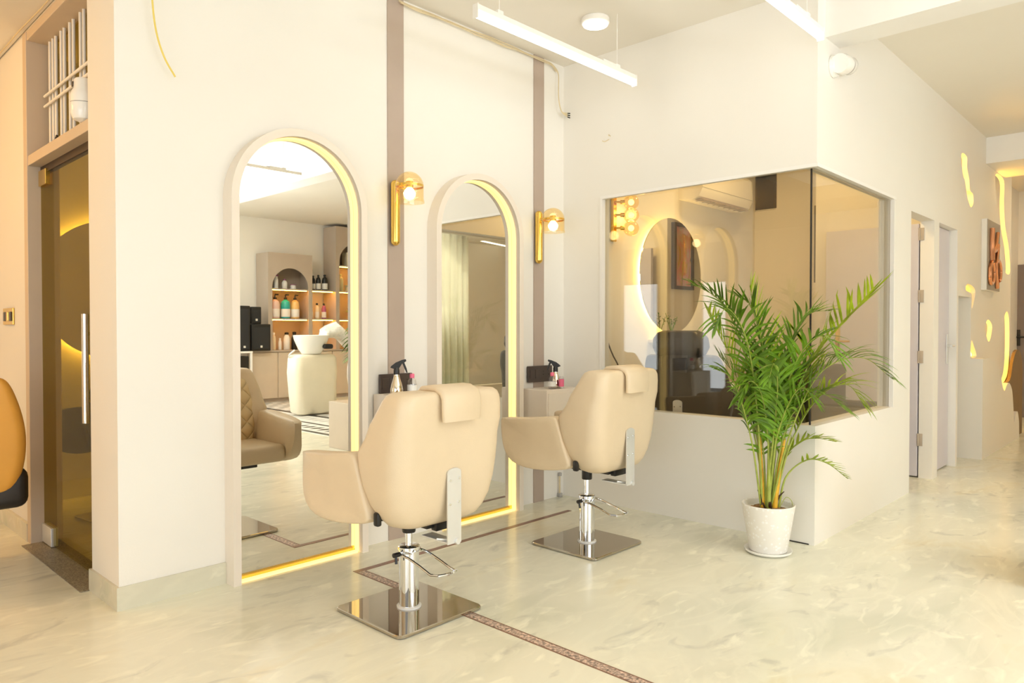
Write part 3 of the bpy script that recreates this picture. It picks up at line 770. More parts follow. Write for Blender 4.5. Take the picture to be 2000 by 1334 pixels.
# three-globe lamp in the glazed room
t = thing('globe_lamp', 'vertical brass lamp with three glass globes inside the glazed room', 'wall lamp', (4.645, D, 0))
MB().box((-.022, -.03, 1.888), (.022, 0, 2.36), .004).build('back_bar', m_brass, t, 0)
for z in (2.195, 2.095, 1.993):
    gl = MB().lathe([(max(.001, .062 * math.sin(a)), z + .062 * math.cos(a)) for a in [PI * i / 16 for i in range(17)]], (.10, -.11, 0), 28).build('globe', m_amber, t)
    MB().lathe([(max(.001, .024 * math.sin(a)), z + .024 * math.cos(a)) for a in [PI * i / 10 for i in range(11)]], (.10, -.11, 0), 16).build('bulb', m_bulb2, gl)
    MB().tube([(0, -.02, z), (.05, -.065, z)], .008).tube([(.036, -.052, z), (.060, -.074, z)], .017, 14).build('globe_arm', m_brass, t)
point('globe_light', (4.745, D - .11, 2.09), 2, (1.0, 0.74, 0.36), .06)

# ------------------------------------------------------------------ tube lights, ceiling light, camera
def tube_light(x, y, L, label, z=2.72):
    t = thing('tube_light', label, 'tube light', (x, y, z), 0, 'suspended white tube lights')
    MB().box((0, -.017, .018), (L, .017, .048), .004).build('housing', m_white, t, 0)
    MB().lathe([(.016, .0), (.016, L)], (0, 0, 0), 16, 'X').build('diffuser', m_tube, t)
    for x_ in (-.006, L): MB().box((x_, -.019, -.019), (x_ + .006, .019, .05), .002).build('end_cap', m_white, t, 0)
    for x_ in (.16, L - .18):
        w = MB().tube([(x_, 0, .048), (x_, 0, HC - z)], .0018, 6).build('wire', m_white, t)
        MB().box((x_ - .02, -.012, .046), (x_ + .02, .012, .068), .003).build('wire_clamp', m_porc, t, 0)
    MB().box((L - .33, -.012, .046), (L - .20, .012, .062), .003).build('connector', m_porc, t, 0)
    MB().lathe([(.004, L - .36), (.004, L - .33)], (0, 0, .052), 8, 'X').build('red_lead', m_dkplas, t)
    return t


tube_light(2.425, 2.540, 1.346, 'white suspended tube light over the beige chairs, left of the round ceiling light')
tube_light(2.500, 1.440, 1.346, 'white suspended tube light whose end reaches the corner of the glazed room')
tube_light(2.450, 0.10, 1.346, 'white suspended tube light in the middle of the salon, out over the floor')
tube_light(2.450, -1.30, 1.346, 'added white suspended tube light nearest the shelf wall')  # unseen extra tube, added to light the salon
t = thing('ceiling_light', 'round white surface ceiling light above the corner of the mirror wall', 'ceiling light', (3.554, 2.674, HC))
MB().lathe([(.0, 0), (.082, 0), (.085, -.004), (.085, -.030), (.078, -.034), (0, -.034)], n=40).build('housing', m_white, t)
MB().lathe([(0, -.0345), (.077, -.0345), (.074, -.042), (0, -.044)], n=40).build('diffuser', m_disc, t)
t = thing('security_camera', 'white dome security camera on the corridor wall above the glazed room', 'security camera', (4.27, VC, 2.70))
MB().lathe([(0, 0), (.060, 0), (.064, -.006), (.060, -.028), (0, -.03)], (0, 0, 0), 28, 'Y').build('wall_mount', m_porc, t)
MB().tube([(-.05, -.055, -.005), (.0, -.055, .003), (.05, -.055, .010)], [.052, .056, .052], 24).build('body', m_porc, t)
MB().tube([(.052, -.055, .010), (.066, -.055, .0125)], .0515, 24).build('speaker_band', m_grey, t)
MB().tube([(.066, -.055, .0125), (.11, -.055, .02), (.135, -.055, .024), (.148, -.055, .026)], [.050, .050, .036, .008], 24).build('dome', m_porc, t)

# ------------------------------------------------------------------ cables
tag(MB().tube(bez([(1.200, 3.27, HC), (1.200, 3.275, 2.80), (1.207, 3.28, 2.62), (1.222, 3.28, 2.49), (1.255, 3.282, 2.39), (1.303, 3.285, 2.315)]), .0042, 8).build('loose_cable', m_wire), 'yellow loose cable hanging from the ceiling in front of the plain wall', 'cable')
mb = MB(); random.seed(4)
for k in range(3):
    pts = [(2.56 + .12 * i, D - .012 - .01 * k, 3.075 - .012 * k + random.uniform(-.006, .006)) for i in range(12)]
    mb.tube(bez(pts + [(3.93, D - .02, 3.05 - .01 * k), (3.955, D - .03, 3.0), (3.945, D - .04, 2.84), (3.965, D - .05, 2.745), (4.02, D - .06, 2.715 + .012 * k)], 6), .0038, 6)
w = mb.build('wire_bundle', m_wirec)
tag(w, 'cream wire bundle along the top of the mirror wall, hanging down in the corner', 'cable')
mb = MB()
for k in range(3): mb.tube([(4.018, D - .06, 2.715 + .012 * k), (4.036, D - .07, 2.708 + .016 * k)], .004, 6)
mb.build('bare_end', m_black, w)
tag(MB().tube(bez([(1.045, 3.9, 2.862), (1.05, 4.3, 2.855), (1.04, 4.75, 2.85), (1.05, 5.1, 2.86), (1.055, 6.4, 2.862)], 10), .0035, 8).build('conduit', m_wirec), 'thin conduit along the ceiling edge above the left glass door', 'cable')
t = thing('bare_wires', 'two bare wire ends poking out of the wall above the glazed window', 'wire', (U1, 2.92, 2.51))
MB().tube(bez([(0, 0, .01), (-.03, -.01, .012), (-.045, -.02, .0)], 6), .003, 6).build('wire', m_wirec, t)
MB().tube(bez([(0, .01, -.01), (-.02, .03, -.025), (-.03, .045, -.02)], 6), .003, 6).build('wire', m_wirec, t)
t = thing('cable_stub', 'short pale cable with plug in the floor corner under the wall shelf', 'cable', (3.985, D - .01, 0))
MB().tube([(0, -.01, .004), (.0, -.01, .16)], .006, 8).build('cable', m_wirec, t)
MB().box((-.012, -.025, 0), (.016, .0, .028), .003).box((-.008, -.02, .15), (.014, 0, .175), .003).build('plug', m_grey, t)
# ------------------------------------------------------------------ glazed room
def halo_mirror(loc, r, label, m_strip):
    t = thing('round_mirror', label, 'mirror', loc, 0, 'round backlit mirrors')
    MB().lathe([(0, -.058), (r, -.058), (r + .002, -.062), (r, -.066), (0, -.066)], n=72, axis='Y').build('mirror_glass', m_mirror, t, 40)
    MB().lathe([(0, 0), (r * .84, 0), (r * .84, -.057), (0, -.057)], n=48, axis='Y').build('backing_board', m_white, t, 40)
    MB().lathe([(r * .845, -.012), (r * .87, -.012), (r * .87, -.040), (r * .845, -.040), (r * .845, -.012)], n=72, axis='Y', cap=False).build('light_strip', m_strip, t, 40)
    return t


halo_mirror((5.43, D, 1.66), .49, 'round mirror with warm halo inside the glazed room', glow('halo_strip', (1.0, 0.66, 0.18), 20.0))
halo_mirror((1.84, 5.80, 1.49), .50, 'round mirror with yellow halo seen through the left glass door', glow('halo_strip_lobby', (1.0, 0.62, 0.08), 60.0))

t = thing('air_conditioner', 'pale split air conditioner high on the wall inside the glazed room', 'air conditioner', (6.12, D, 2.325))
MB().prism([(0, .02), (0, .31), (-.20, .31), (-.225, .28), (-.235, .10), (-.20, .03), (-.12, .0)], -.48, .48, 'X').build('body', m_white, t, 30)
mb = MB().box((-.44, -.215, .006), (.44, -.11, .010)).xform(Matrix.Translation((0, 0, 0)))
mb.build('louver', m_tan, t, 0)
s = MB()
for i in range(9): s.box((-.40 + .1 * i, -.20, .0), (-.396 + .1 * i, -.12, .008))
s.build('fin', m_grey, t, 0)
MB().box((-.48, -.2365, .10), (.48, -.2345, .104)).build('seam', m_grey, t, 0)

t = thing('painting', 'framed abstract painting in pinks and browns, reflected in the round mirror', 'painting', (6.88, 2.50, 1.98))
MB().holed([(-.20, -.35), (.20, -.35), (.20, .35), (-.20, .35)], [[(-.165, -.315), (.165, -.315), (.165, .315), (-.165, .315)]], .0, .045).build('frame', m_dbrown, t, 0)
MB().box((-.170, .012, -.32), (.170, .024, .32)).build('canvas', m_paint, t, 0)

chb = styling_chair((4.665, 2.585, 0), 'black leather styling chair with oval badge and thick headrest inside the glazed room', m_blackl, dz=.07, rz=R(-90), front=m_blackl, group='black chairs in the glazed room')
rs = [rrect(w, y0, y1, .04, z) for z, w, y0, y1 in ((1.015, .13, -.30, -.20), (1.03, .165, -.335, -.17), (1.08, .185, -.345, -.155), (1.14, .18, -.345, -.165), (1.18, .155, -.33, -.18), (1.195, .12, -.31, -.20))]
MB().loft(rs).build('headrest', m_blackl, chb, 60)
bd = MB().lathe([(0, -.008), (.040, -.006), (.042, 0), (0, 0)], n=28, axis='Y')
bd.xform(Matrix.Translation((-.06, -.316, .955)) @ Matrix.Diagonal((1, 1, .55, 1))).build('badge', m_label, chb, 30)
styling_chair((6.20, 2.74, 0), 'black leather chair behind the grey desk inside the glazed room', m_blackl, dz=-.07, rz=R(90), front=m_blackl, group='black chairs in the glazed room')

t = thing('desk', 'small grey topped desk with pale metal legs behind the black chair', 'desk', (5.13, 2.15, 0))
MB().box((0, 0, .705), (.62, .60, .75), .004).build('desk_top', m_cab, t, 0)
for x, y in ((.03, .03), (.55, .03), (.03, .53), (.55, .53)): MB().box((x, y, 0), (x + .045, y + .045, .705), .003).build('leg', m_steel, t, 0)
MB().box((.05, .05, .62), (.57, .07, .70)).box((.05, .53, .62), (.57, .55, .70)).build('apron', m_dgrey, t, 0)
tag(MB().lathe([(0, 0), (.06, 0), (.075, .012), (.07, .03), (.04, .045), (0, .05)], (5.24, 2.66, .75), 14).build('white_towel', m_foil), 'crumpled white towel on the desk beside the black chair', 'towel')
t = thing('armchair', 'dark olive armchair behind the palm, seen through the corridor side window', 'armchair', (5.72, 1.93, 0))
m_olive = mat('dark_olive_fabric', (0.045, 0.035, 0.016), 0.6, var=0.1)
MB().box((-.27, -.24, .20), (.27, .10, .46), .04, 3).build('seat', m_olive, t, 50)
MB().box((-.27, .08, .22), (.27, .22, .93), .05, 3).build('backrest', m_olive, t, 50)
for s in (-1, 1): MB().box((s * .30 - .05, -.24, .20), (s * .30 + .05, .16, .64), .03, 3).build('armrest', m_olive, t, 50)
for x in (-.24, .24):
    for y in (-.18, .14): MB().tube([(x, y, 0), (x, y, .21)], .018).build('leg', m_black, t)
t = thing('wall_ledge', 'narrow white ledge under the round mirror of the glazed room', 'ledge', (5.36, D, 1.09))
MB().box((-.20, -.16, 0), (.20, 0, .03), .003).build('board', m_white, t, 0)
t = thing('sprig_vase', 'small vase with a thin green sprig under the round mirror', 'vase', (5.33, 3.21, 1.12))
MB().lathe([(0, 0), (.022, 0), (.03, .02), (.026, .05), (.014, .065), (.012, .065), (0, .01)], n=20).build('vase', m_porc, t)
mb = MB(); random.seed(8)
for k in range(5):
    a = k * 1.3; e = (.07 * math.cos(a), .04 * math.sin(a), .16 + .03 * (k % 3))
    mb.tube(bez([(0, 0, .05), (e[0] * .4, e[1] * .4, .11), e], 5), .003, 5)
    for j in range(4):
        c = Vector((e[0] * (.5 + .15 * j), e[1] * (.5 + .15 * j), .09 + (e[2] - .09) * (.4 + .18 * j)))
        dv = Vector((math.cos(a + j), math.sin(a + j), .5)).normalized() * .035; sd = dv.cross(Vector((0, 0, 1))).normalized() * .008
        vs = [mb.bm.verts.new(q) for q in (c, c + dv * .5 + sd, c + dv, c + dv * .5 - sd)]; mb.bm.faces.new(vs)
mb.build('sprig', m_leafa, t, 0)
t = thing('wall_switch', 'small black switch on the wall at the left end of the glazed room', 'switch', (4.545, D, 1.37))
MB().box((-.025, -.012, -.06), (.025, 0, .06), .003).build('plate', m_black, t, 0)
MB().box((-.014, -.017, -.035), (.014, -.011, .035), .002).build('rocker', m_dkplas, t, 0)
tag(MB().tube(bez([(4.555, D - .012, 1.20), (4.57, D - .02, 1.10), (4.62, D - .03, 1.00), (4.66, D - .05, .92), (4.70, D - .05, .80), (4.70, D - .04, 0.01)], 8), .006, 6).build('power_cord', m_dkplas), 'dark power cord running down the wall inside the glazed room', 'cord')

# chair in the back room, seen through the left door
styling_chair((1.66, 5.0, 0), 'dark leather styling chair seen through the left glass door, in front of the round mirror', m_blackl, dz=.02, rz=R(10), front=m_blackl, group='dark chair in the back room')

# ------------------------------------------------------------------ potted palm
PX, PY = 3.765, 1.668
t = thing('potted_palm', 'tall green areca palm in a white speckled pot at the corner of the glazed room', 'potted plant', (PX, PY, 0))
MB().lathe([(0, .014), (.094, .014), (.098, .02), (.136, .252), (.138, .262), (.134, .266), (.126, .262), (.120, .236), (0, .236)], n=48).build('pot', m_pot, t, 40)
MB().lathe([(0, 0), (.106, 0), (.122, .012), (.124, .022), (.119, .022), (.108, .013), (0, .013)], n=48).build('saucer', m_porc, t, 40)
random.seed(5)
mb = MB(); n = 26
rings = [[(r * math.cos(2 * PI * i / n), r * math.sin(2 * PI * i / n), .226 + h + random.uniform(-.004, .004)) for i in range(n)] for r, h in ((.118, 0), (.09, .012), (.05, .016), (.012, .018))]
mb.loft(rings).build('soil', m_soil, t, 60)
RS = Vector((rt.x, rt.y, 0)); FS = Vector((fw.x, fw.y, 0)).normalized()


def P3(s, d, z): return RS * s + FS * d + Vector((0, 0, z))


# canes
for s, d, h, lean, r, m in ((-.030, .0, .40, -.02, .013, m_cane), (.012, .02, .46, .03, .012, m_stalk), (.030, -.01, .38, .05, .014, m_cane), (-.008, -.03, .42, .0, .011, m_stalk), (-.015, .04, .5, -.04, .011, m_stalk), (.045, .03, .34, .07, .010, m_stalk)):
    MB().tube([P3(s, d, .235), P3(s + lean * .4, d, .235 + h * .5), P3(s + lean, d, .235 + h)], [r, r * .85, r * .6], 10).build('cane', m, t)
mb = MB()
for k in range(9):
    a = random.uniform(0, 2 * PI); b0 = Vector((.03 * math.cos(a), .03 * math.sin(a), .24))
    e = b0 + Vector((random.uniform(.02, .07) * math.cos(a), random.uniform(.02, .07) * math.sin(a), random.uniform(.0, .10)))
    mb.tube([b0, (b0 + e) / 2 + Vector((0, 0, .02)), e], [.006, .005, .002], 6)
mb.build('dry_sheath', m_dbrown, t)
mb = MB(); mb.tube(bez([P3(.05, -.02, .24), P3(.085, -.02, .30), P3(.115, -.02, .285), P3(.125, -.02, .25)], 6), .0018, 5); mb.build('dry_tendril', m_stalk, t)


def clear_wall(p):
    """keep the leaves on the salon side of the glazed room"""
    if p.x + PX > U1 - .015 and p.y + PY > VC - .015:
        if p.x + PX - U1 < p.y + PY - VC: p = Vector((U1 - .015 - PX, p.y, p.z))
        else: p = Vector((p.x, VC - .015 - PY, p.z))
    return p


def frond(pts, start, L, nleaf, m, fan=55, droop=.25, wid=.012, seed=0, r0=.0065):
    rnd = random.Random(seed)
    path = bez([P3(*p) for p in pts], 12); N = len(path)
    cum = [0]
    for a, c in zip(path, path[1:]): cum.append(cum[-1] + (c - a).length)
    T_ = cum[-1]
    st = MB().tube(path, [r0 * (1 - .8 * c / T_) for c in cum], 7)

    def at(u):
        x = u * T_
        for i in range(N - 1):
            if cum[i + 1] >= x:
                f = (x - cum[i]) / (cum[i + 1] - cum[i] + 1e-9); return path[i].lerp(path[i + 1], f), (path[i + 1] - path[i]).normalized()
        return path[-1], (path[-1] - path[-2]).normalized()
    lf = MB()
    side0 = None
    for i in range(nleaf):
        u = start + (1 - start) * (i + .3 + rnd.uniform(-.25, .25)) / nleaf
        p, tg = at(u)
        k = (i + .5) / nleaf
        ll = L * (.55 + .9 * k * (1 - k) * 1.9) * (1 - .35 * k) * rnd.uniform(.85, 1.2)
        sd = tg.cross(Vector((0, 0, 1)))
        if sd.length < .15: sd = RS.copy()
        sd.normalize(); upv = sd.cross(tg).normalized()
        for s in (-1, 1):
            an = R(fan * (1 - .55 * k) + rnd.uniform(-13, 13))
            dr = (tg * math.cos(an) + sd * s * math.sin(an) * .92 + upv * .30).normalized()
            q = p.copy(); rowl = []; seg = 5; w0 = wid * rnd.uniform(.85, 1.1)
            dd = dr.copy()
            for j in range(seg + 1):
                f = j / seg
                wdt = w0 * (math.sin(PI * min(1, .22 + f * .78)) ** .8) * (1 if j < seg else .06)
                wv = dd.cross(upv); wv = wv.normalized() if wv.length > .01 else sd
                rowl.append((q + wv * wdt - upv * wdt * .35, q.copy(), q - wv * wdt - upv * wdt * .35))
                q = q + dd * ll / seg; dd = (dd + Vector((0, 0, -droop * .30 * rnd.uniform(.7, 1.3)))).normalized()
            rowl = [[clear_wall(x) for x in r_] for r_ in rowl]
            vs = [[lf.bm.verts.new(x) for x in r_] for r_ in rowl]
            for a, c in zip(vs, vs[1:]):
                lf.bm.faces.new((a[0], a[1], c[1], c[0])); lf.bm.faces.new((a[1], a[2], c[2], c[1]))
    so = st.build('frond', m_stalk, t)
    l_ = lf.bm; bmesh.ops.recalc_face_normals(l_, faces=l_.faces)
    lf.build('leaflets', m, so, 80)


A_, B_ = m_leafa, m_leafb
K = .00276


def q(px, py, d=0.0):
    """offsets on the plant: across, deeper, height"""
    return ((px - 1500) * K, d, max(.24, .245 + (985 - py) * K))


FR = [
    ([q(1512, 985), q(1535, 850, .03), (q(1590, 705, .08)), q(1655, 630, .12), q(1738, 556, .18)], .38, .33, 22, B_, 60, .10),
    ([q(1490, 985), q(1480, 830, .0), q(1455, 690, .02), q(1410, 590, .0), q(1345, 548, -.03)], .52, .22, 18, A_, 55, .55),
    ([q(1498, 985), q(1505, 830, .05), q(1500, 690, .10), q(1478, 550, .14)], .42, .27, 18, B_, 46, .12),
    ([q(1488, 985), q(1470, 800, -.06), q(1440, 660, -.14), q(1395, 600, -.22), q(1360, 640, -.30)], .45, .24, 18, A_, 55, .65),
    ([q(1486, 985), q(1462, 850, -.03), q(1425, 740, -.06), q(1385, 712, -.08)], .50, .20, 14, A_, 50, .8),
    ([q(1505, 985), q(1530, 830, -.10), q(1575, 720, -.16), q(1640, 690, -.22), q(1690, 730, -.28)], .45, .24, 18, A_, 55, .6),
    ([q(1510, 985), q(1540, 860, -.02), q(1590, 770, -.04), q(1645, 745, -.04), q(1680, 790, -.05)], .42, .23, 16, B_, 55, .6),
    ([q(1520, 985), q(1535, 925), q(1575, 893), q(1615, 900), q(1655, 930)], .50, .10, 9, B_, 60, .1),
    ([q(1515, 985), q(1530, 900, .04), q(1570, 862, .06), q(1605, 855, .08), q(1645, 862, .08)], .40, .13, 10, B_, 50, .25),
    ([q(1500, 985), q(1520, 800, .05), q(1545, 680, .08), q(1590, 610, .10), q(1640, 600, .12)], .48, .22, 17, A_, 50, .35),
    ([q(1496, 985), q(1495, 820, -.05), q(1480, 700, -.10), q(1452, 600, -.12), q(1420, 575, -.14)], .48, .23, 17, A_, 50, .35),
    ([q(1500, 985), q(1508, 800, -.10), q(1525, 690, -.22), q(1550, 650, -.34), q(1570, 690, -.42)], .45, .22, 16, A_, 55, .5),
    ([q(1494, 985), q(1500, 830, -.08), q(1490, 740, -.20), q(1470, 700, -.30), q(1450, 730, -.38)], .42, .20, 15, A_, 55, .5),
    ([q(1502, 985), q(1512, 850, .08), q(1530, 740, .13), q(1560, 680, .15)], .45, .20, 14, A_, 50, .3),
    ([q(1492, 985), q(1488, 860, .08), q(1460, 750, .13), q(1420, 690, .18)], .45, .20, 14, A_, 50, .4),
    ([q(1506, 985), q(1515, 880, -.04), q(1535, 800, -.08), q(1580, 760, -.14), q(1620, 790, -.20)], .40, .20, 14, A_, 55, .5),
    ([q(1504, 985), q(1506, 870, .0), q(1515, 770, .0), q(1540, 700, .0)], .40, .18, 14, B_, 45, .2),
    ([q(1494, 985), q(1490, 880, .0), q(1470, 790, -.02), q(1450, 740, -.04)], .40, .17, 13, A_, 50, .35),
    ([q(1500, 985), q(1492, 850, -.05), q(1470, 760, -.12), q(1440, 735, -.18), q(1415, 770, -.22)], .40, .19, 14, A_, 50, .6),
    ([q(1503, 985), q(1520, 850, .02), q(1545, 760, .04), q(1590, 700, .05), q(1650, 690, .05)], .42, .20, 15, A_, 48, .4),
    ([q(1500, 985), q(1505, 860, -.06), q(1515, 780, -.16), q(1530, 745, -.24), q(1550, 775, -.30)], .40, .18, 13, A_, 50, .6),
    ([q(1496, 985), q(1475, 850, .02), q(1440, 720, .02), q(1405, 650, .02), q(1380, 600, .0)], .46, .21, 15, B_, 46, .3),
]
for i, (pts, st, L, nl, m, fan, dr) in enumerate(FR): frond(pts, st, L * 1.08, int(nl * 1.25), m, fan, dr, .0080, seed=i)

# ------------------------------------------------------------------ opposite side of the salon (seen in the mirrors)
VB = -4.47   # cabinet fronts
base = thing('base_cabinet', 'long beige base cabinet under the bottle shelves by the far wall', 'cabinet', (5.51, VB, 0))
MB().box((0, -.42, .06), (2.6, -.018, .83)).build('body', m_cab, base, 0)
MB().box((.02, -.40, 0), (2.58, -.04, .06)).build('plinth', m_tan, base, 0)
for i in range(5): MB().box((.01 + .52 * i, -.018, .07), (.52 * (i + 1) - .01, 0, .82), .002).build('door', m_cab, base, 0)
o = MB().box((5.50, VB - .42, .83), (8.13, VB + .015, .858), .003).build('worktop', m_tower)
tag(o, 'taupe worktop of the cabinet under the bottle shelves', 'worktop')


def tower(x0, x1, ztop, label):
    t = thing('shelf_tower', label, 'shelving', (x0, VB, .858), 0, 'arched shelf towers')
    w = x1 - x0; h = ztop - .858; hw = w / 2 - .075
    op = arch(w / 2, hw, .0, 1.04 if ztop < 2.6 else 1.55)
    op = [(p[0], max(p[1], .002)) for p in op]
    out = [(0, 0), (w / 2 - hw, 0)] + op[1:-1] + [(w / 2 + hw, 0), (w, 0), (w, h), (0, h)]
    mb = MB(); mb.prism(out, -.02, 0.0); mb.build('front_panel', m_tower, t, 0)
    MB().box((0, -.40, 0), (.02, -.02, h)).build('side_panel', m_tower, t, 0)
    MB().box((w - .02, -.40, 0), (w, -.02, h)).build('side_panel', m_tower, t, 0)
    MB().box((.02, -.40, 0), (w - .02, -.385, h)).build('back_panel', m_tower, t, 0)
    MB().box((0, -.40, h), (w, 0, h + .018)).build('top_panel', m_tower, t, 0)
    zs = (.51, 1.01) if ztop < 2.6 else (.51, 1.01, 1.47)
    for z in zs:
        MB().box((.02, -.385, z), (w - .02, -.022, z + .022)).build('shelf', m_tower, t, 0)
        MB().box((.08, -.060, z - .010), (w - .08, -.048, z)).build('light_strip', m_shelfled, t, 0)
    return t


tower(5.86, 6.68, 2.46, 'taupe shelf tower with arched top niche and coloured pump bottles')
tower(7.15, 7.97, 3.02, 'taller taupe shelf tower to the right, reflected at the glowing mirror edge')
for z, l in ((1.37, 'lower taupe link shelf with three black capped bottles between the shelf towers'), (1.87, 'upper taupe link shelf with four dark bottles between the shelf towers')):
    t = thing('link_shelf', l, 'shelf', (6.68, VB, z), 0, 'link shelves between the towers')
    MB().box((0, -.38, 0), (.47, -.03, .022)).build('shelf', m_tower, t, 0)
    MB().box((.02, -.09, -.01), (.45, -.07, 0)).build('light_strip', m_shelfled, t, 0)


def bottle(name, loc, h, r, m, label, cat='bottle', pump=None, lab=None, group=None, neck=.35):
    t = thing(name, label, cat, loc, 0, group)
    nk = r * neck
    MB().lathe([(0, 0), (r * .92, 0), (r, h * .03), (r, h * .62), (r * .8, h * .76), (nk, h * .84), (nk, h * .88), (0, h * .88)], n=16).build('bottle', m, t)
    MB().lathe([(0, h * .86), (nk * 1.25, h * .86), (nk * 1.25, h * .97), (0, h)], n=14).build('cap', pump or m_black, t)
    if pump is m_black and h > .3:
        pass
    if lab: MB().lathe([(r * 1.012, h * .08), (r * 1.012, h * .44)], n=16, cap=False).build('label', lab, t)
    return t


def pump_bottle(loc, h, r, m, label, group):
    t = thing('pump_bottle', label, 'bottle', loc, 0, group)
    MB().lathe([(0, 0), (r * .92, 0), (r, h * .03), (r, h * .56), (r * .85, h * .68), (r * .3, h * .76), (r * .3, h * .78), (0, h * .78)], n=20).build('bottle', m, t)
    MB().lathe([(0, h * .76), (r * .36, h * .76), (r * .36, h * .84), (r * .14, h * .85), (r * .14, h * .95), (0, h * .95)], n=14).tube([(0, 0, h * .96), (r * .5, r * .6, h * .955)], r * .17, 8).build('pump', m_black, t)
    MB().lathe([(r * 1.012, h * .06), (r * 1.012, h * .38)], n=20, cap=False).build('label', m_label, t)
    return t


y = VB - .17
gA, gB, gC, gD, gE = 'bottles in the arched niche', 'large pump bottles on the middle shelf', 'bottles on the worktop', 'dark bottles on the upper link shelf', 'bottles on the lower link shelf'
bottle('hair_tube', (6.09, y, 1.892), .24, .040, m_label, 'purple capped tube in the arched niche', pump=m_tap, group=gA, neck=.8)
bottle('serum_bottle', (6.25, y, 1.892), .17, .045, m_label, 'white bottle with dark red cap in the arched niche', pump=m_tap, group=gA)
bottle('cream_jar', (6.41, y, 1.892), .085, .050, m_label, 'low white jar with dark red lid in the arched niche', 'jar', pump=m_tap, group=gA, neck=.85)
pump_bottle((6.075, y, 1.392), .42, .075, m_rose, 'pale rose pump bottle, left of the teal bottle', gB)
pump_bottle((6.265, y, 1.392), .42, .078, m_teal, 'teal pump bottle with white label on the middle shelf', gB)
pump_bottle((6.445, y, 1.392), .42, .072, m_amberp, 'amber pump bottle, right of the teal bottle', gB)
for x, h, r, m, l, c in ((5.99, .22, .020, m_sage, 'slim sage bottle at the left end of the worktop niche', m_label), (6.045, .30, .036, m_cream, 'cream bottle on the worktop next to the black speakers', m_label), (6.16, .20, .028, m_label, 'short white bottle on the worktop niche', m_label),
                      (6.285, .30, .055, m_label, 'wide white bottle with black cap on the worktop', m_black), (6.43, .31, .052, m_black, 'black bottle on the worktop behind the wash basin', m_black)):
    bottle('shampoo_bottle', (x, y, .86), h, r, m, l, pump=c, group=gC, neck=.5)
for x, h, r, l in ((6.725, .20, .028, 'small dark bottle at the left of the upper link shelf'), (6.80, .26, .036, 'second dark bottle with white label on the upper link shelf'), (6.90, .28, .042, 'third dark bottle with white label on the upper link shelf'), (7.03, .29, .050, 'widest dark bottle with white label on the upper link shelf')):
    bottle('dark_bottle', (x, y, 1.892), h, r, m_black, l, lab=m_label, group=gD)
for x, m, l in ((6.745, m_rose, 'rose bottle with black cap on the lower link shelf'), (6.87, m_cream, 'cream bottle with black cap on the lower link shelf'), (7.01, m_tap, 'purple and white bottle with black cap on the lower link shelf')):
    bottle('black_cap_bottle', (x, y, 1.392), .28, .042, m, l, lab=m_label, group=gE)
bottle('sage_bottle', (7.36, y, 1.892), .32, .048, m_sage, 'pale sage bottle in the taller shelf tower', pump=m_sage, group='bottles in the taller tower')
bottle('sage_jar', (7.52, y, 1.892), .12, .065, m_sage, 'low sage jar beside the sage bottle', 'jar', pump=m_sage, group='bottles in the taller tower', neck=.9)
tag(MB().box((7.44, y - .08, 2.352), (7.70, y + .08, 2.60), .006).build('storage_box', m_cream, None, 0), 'cream box in the arched niche of the taller tower', 'box')
t = thing('shelf_plant', 'small green striped plant in a pot on the taller tower shelf', 'plant', (7.56, y + .02, 1.392))
MB().lathe([(0, 0), (.045, 0), (.055, .09), (.05, .09), (.04, .07), (0, .07)], n=18).build('pot', m_porc, t)
mb = MB()
for k in range(12):
    a = 2 * PI * k / 12; dv = Vector((math.cos(a), math.sin(a), 0)); p0 = Vector((0, 0, .07)); sd = Vector((-dv.y, dv.x, 0)) * .012
    L = .13 + .03 * (k % 3); pts = [p0, p0 + dv * L * .5 + Vector((0, 0, .09)), p0 + dv * L + Vector((0, 0, .05 + .03 * (k % 2)))]
    v = [mb.bm.verts.new(x) for x in (pts[0] - sd * .4, pts[0] + sd * .4, pts[1] + sd, pts[1] - sd, pts[2])]
    mb.bm.faces.new((v[0], v[1], v[2], v[3])); mb.bm.faces.new((v[3], v[2], v[4]))
mb.build('foliage', m_leafb, t, 0)

# loudspeakers on the worktop
def cabinet_speaker(lo, hi, label, grille=True):
    c = ((lo[0] + hi[0]) / 2, (lo[1] + hi[1]) / 2, lo[2]); t = thing('loudspeaker', label, 'loudspeaker', c, 0, 'black loudspeakers beside the shelves')
    a = (lo[0] - c[0], lo[1] - c[1], 0); d_ = (hi[0] - c[0], hi[1] - c[1], hi[2] - lo[2])
    MB().box(a, d_, .012, 3).build('cabinet', m_black, t, 40)
    MB().box((a[0] + .02, d_[1] - .002, .03), (d_[0] - .02, d_[1] + .006, d_[2] - .05), .004).build('grille', mat('speaker_grille', (.02, .02, .02), .7, bump=.6, bscale=300), t, 0)
    MB().box((-.018, d_[1] + .004, .05), (.018, d_[1] + .009, .085), .002).build('badge', m_steel, t, 0)
    return t


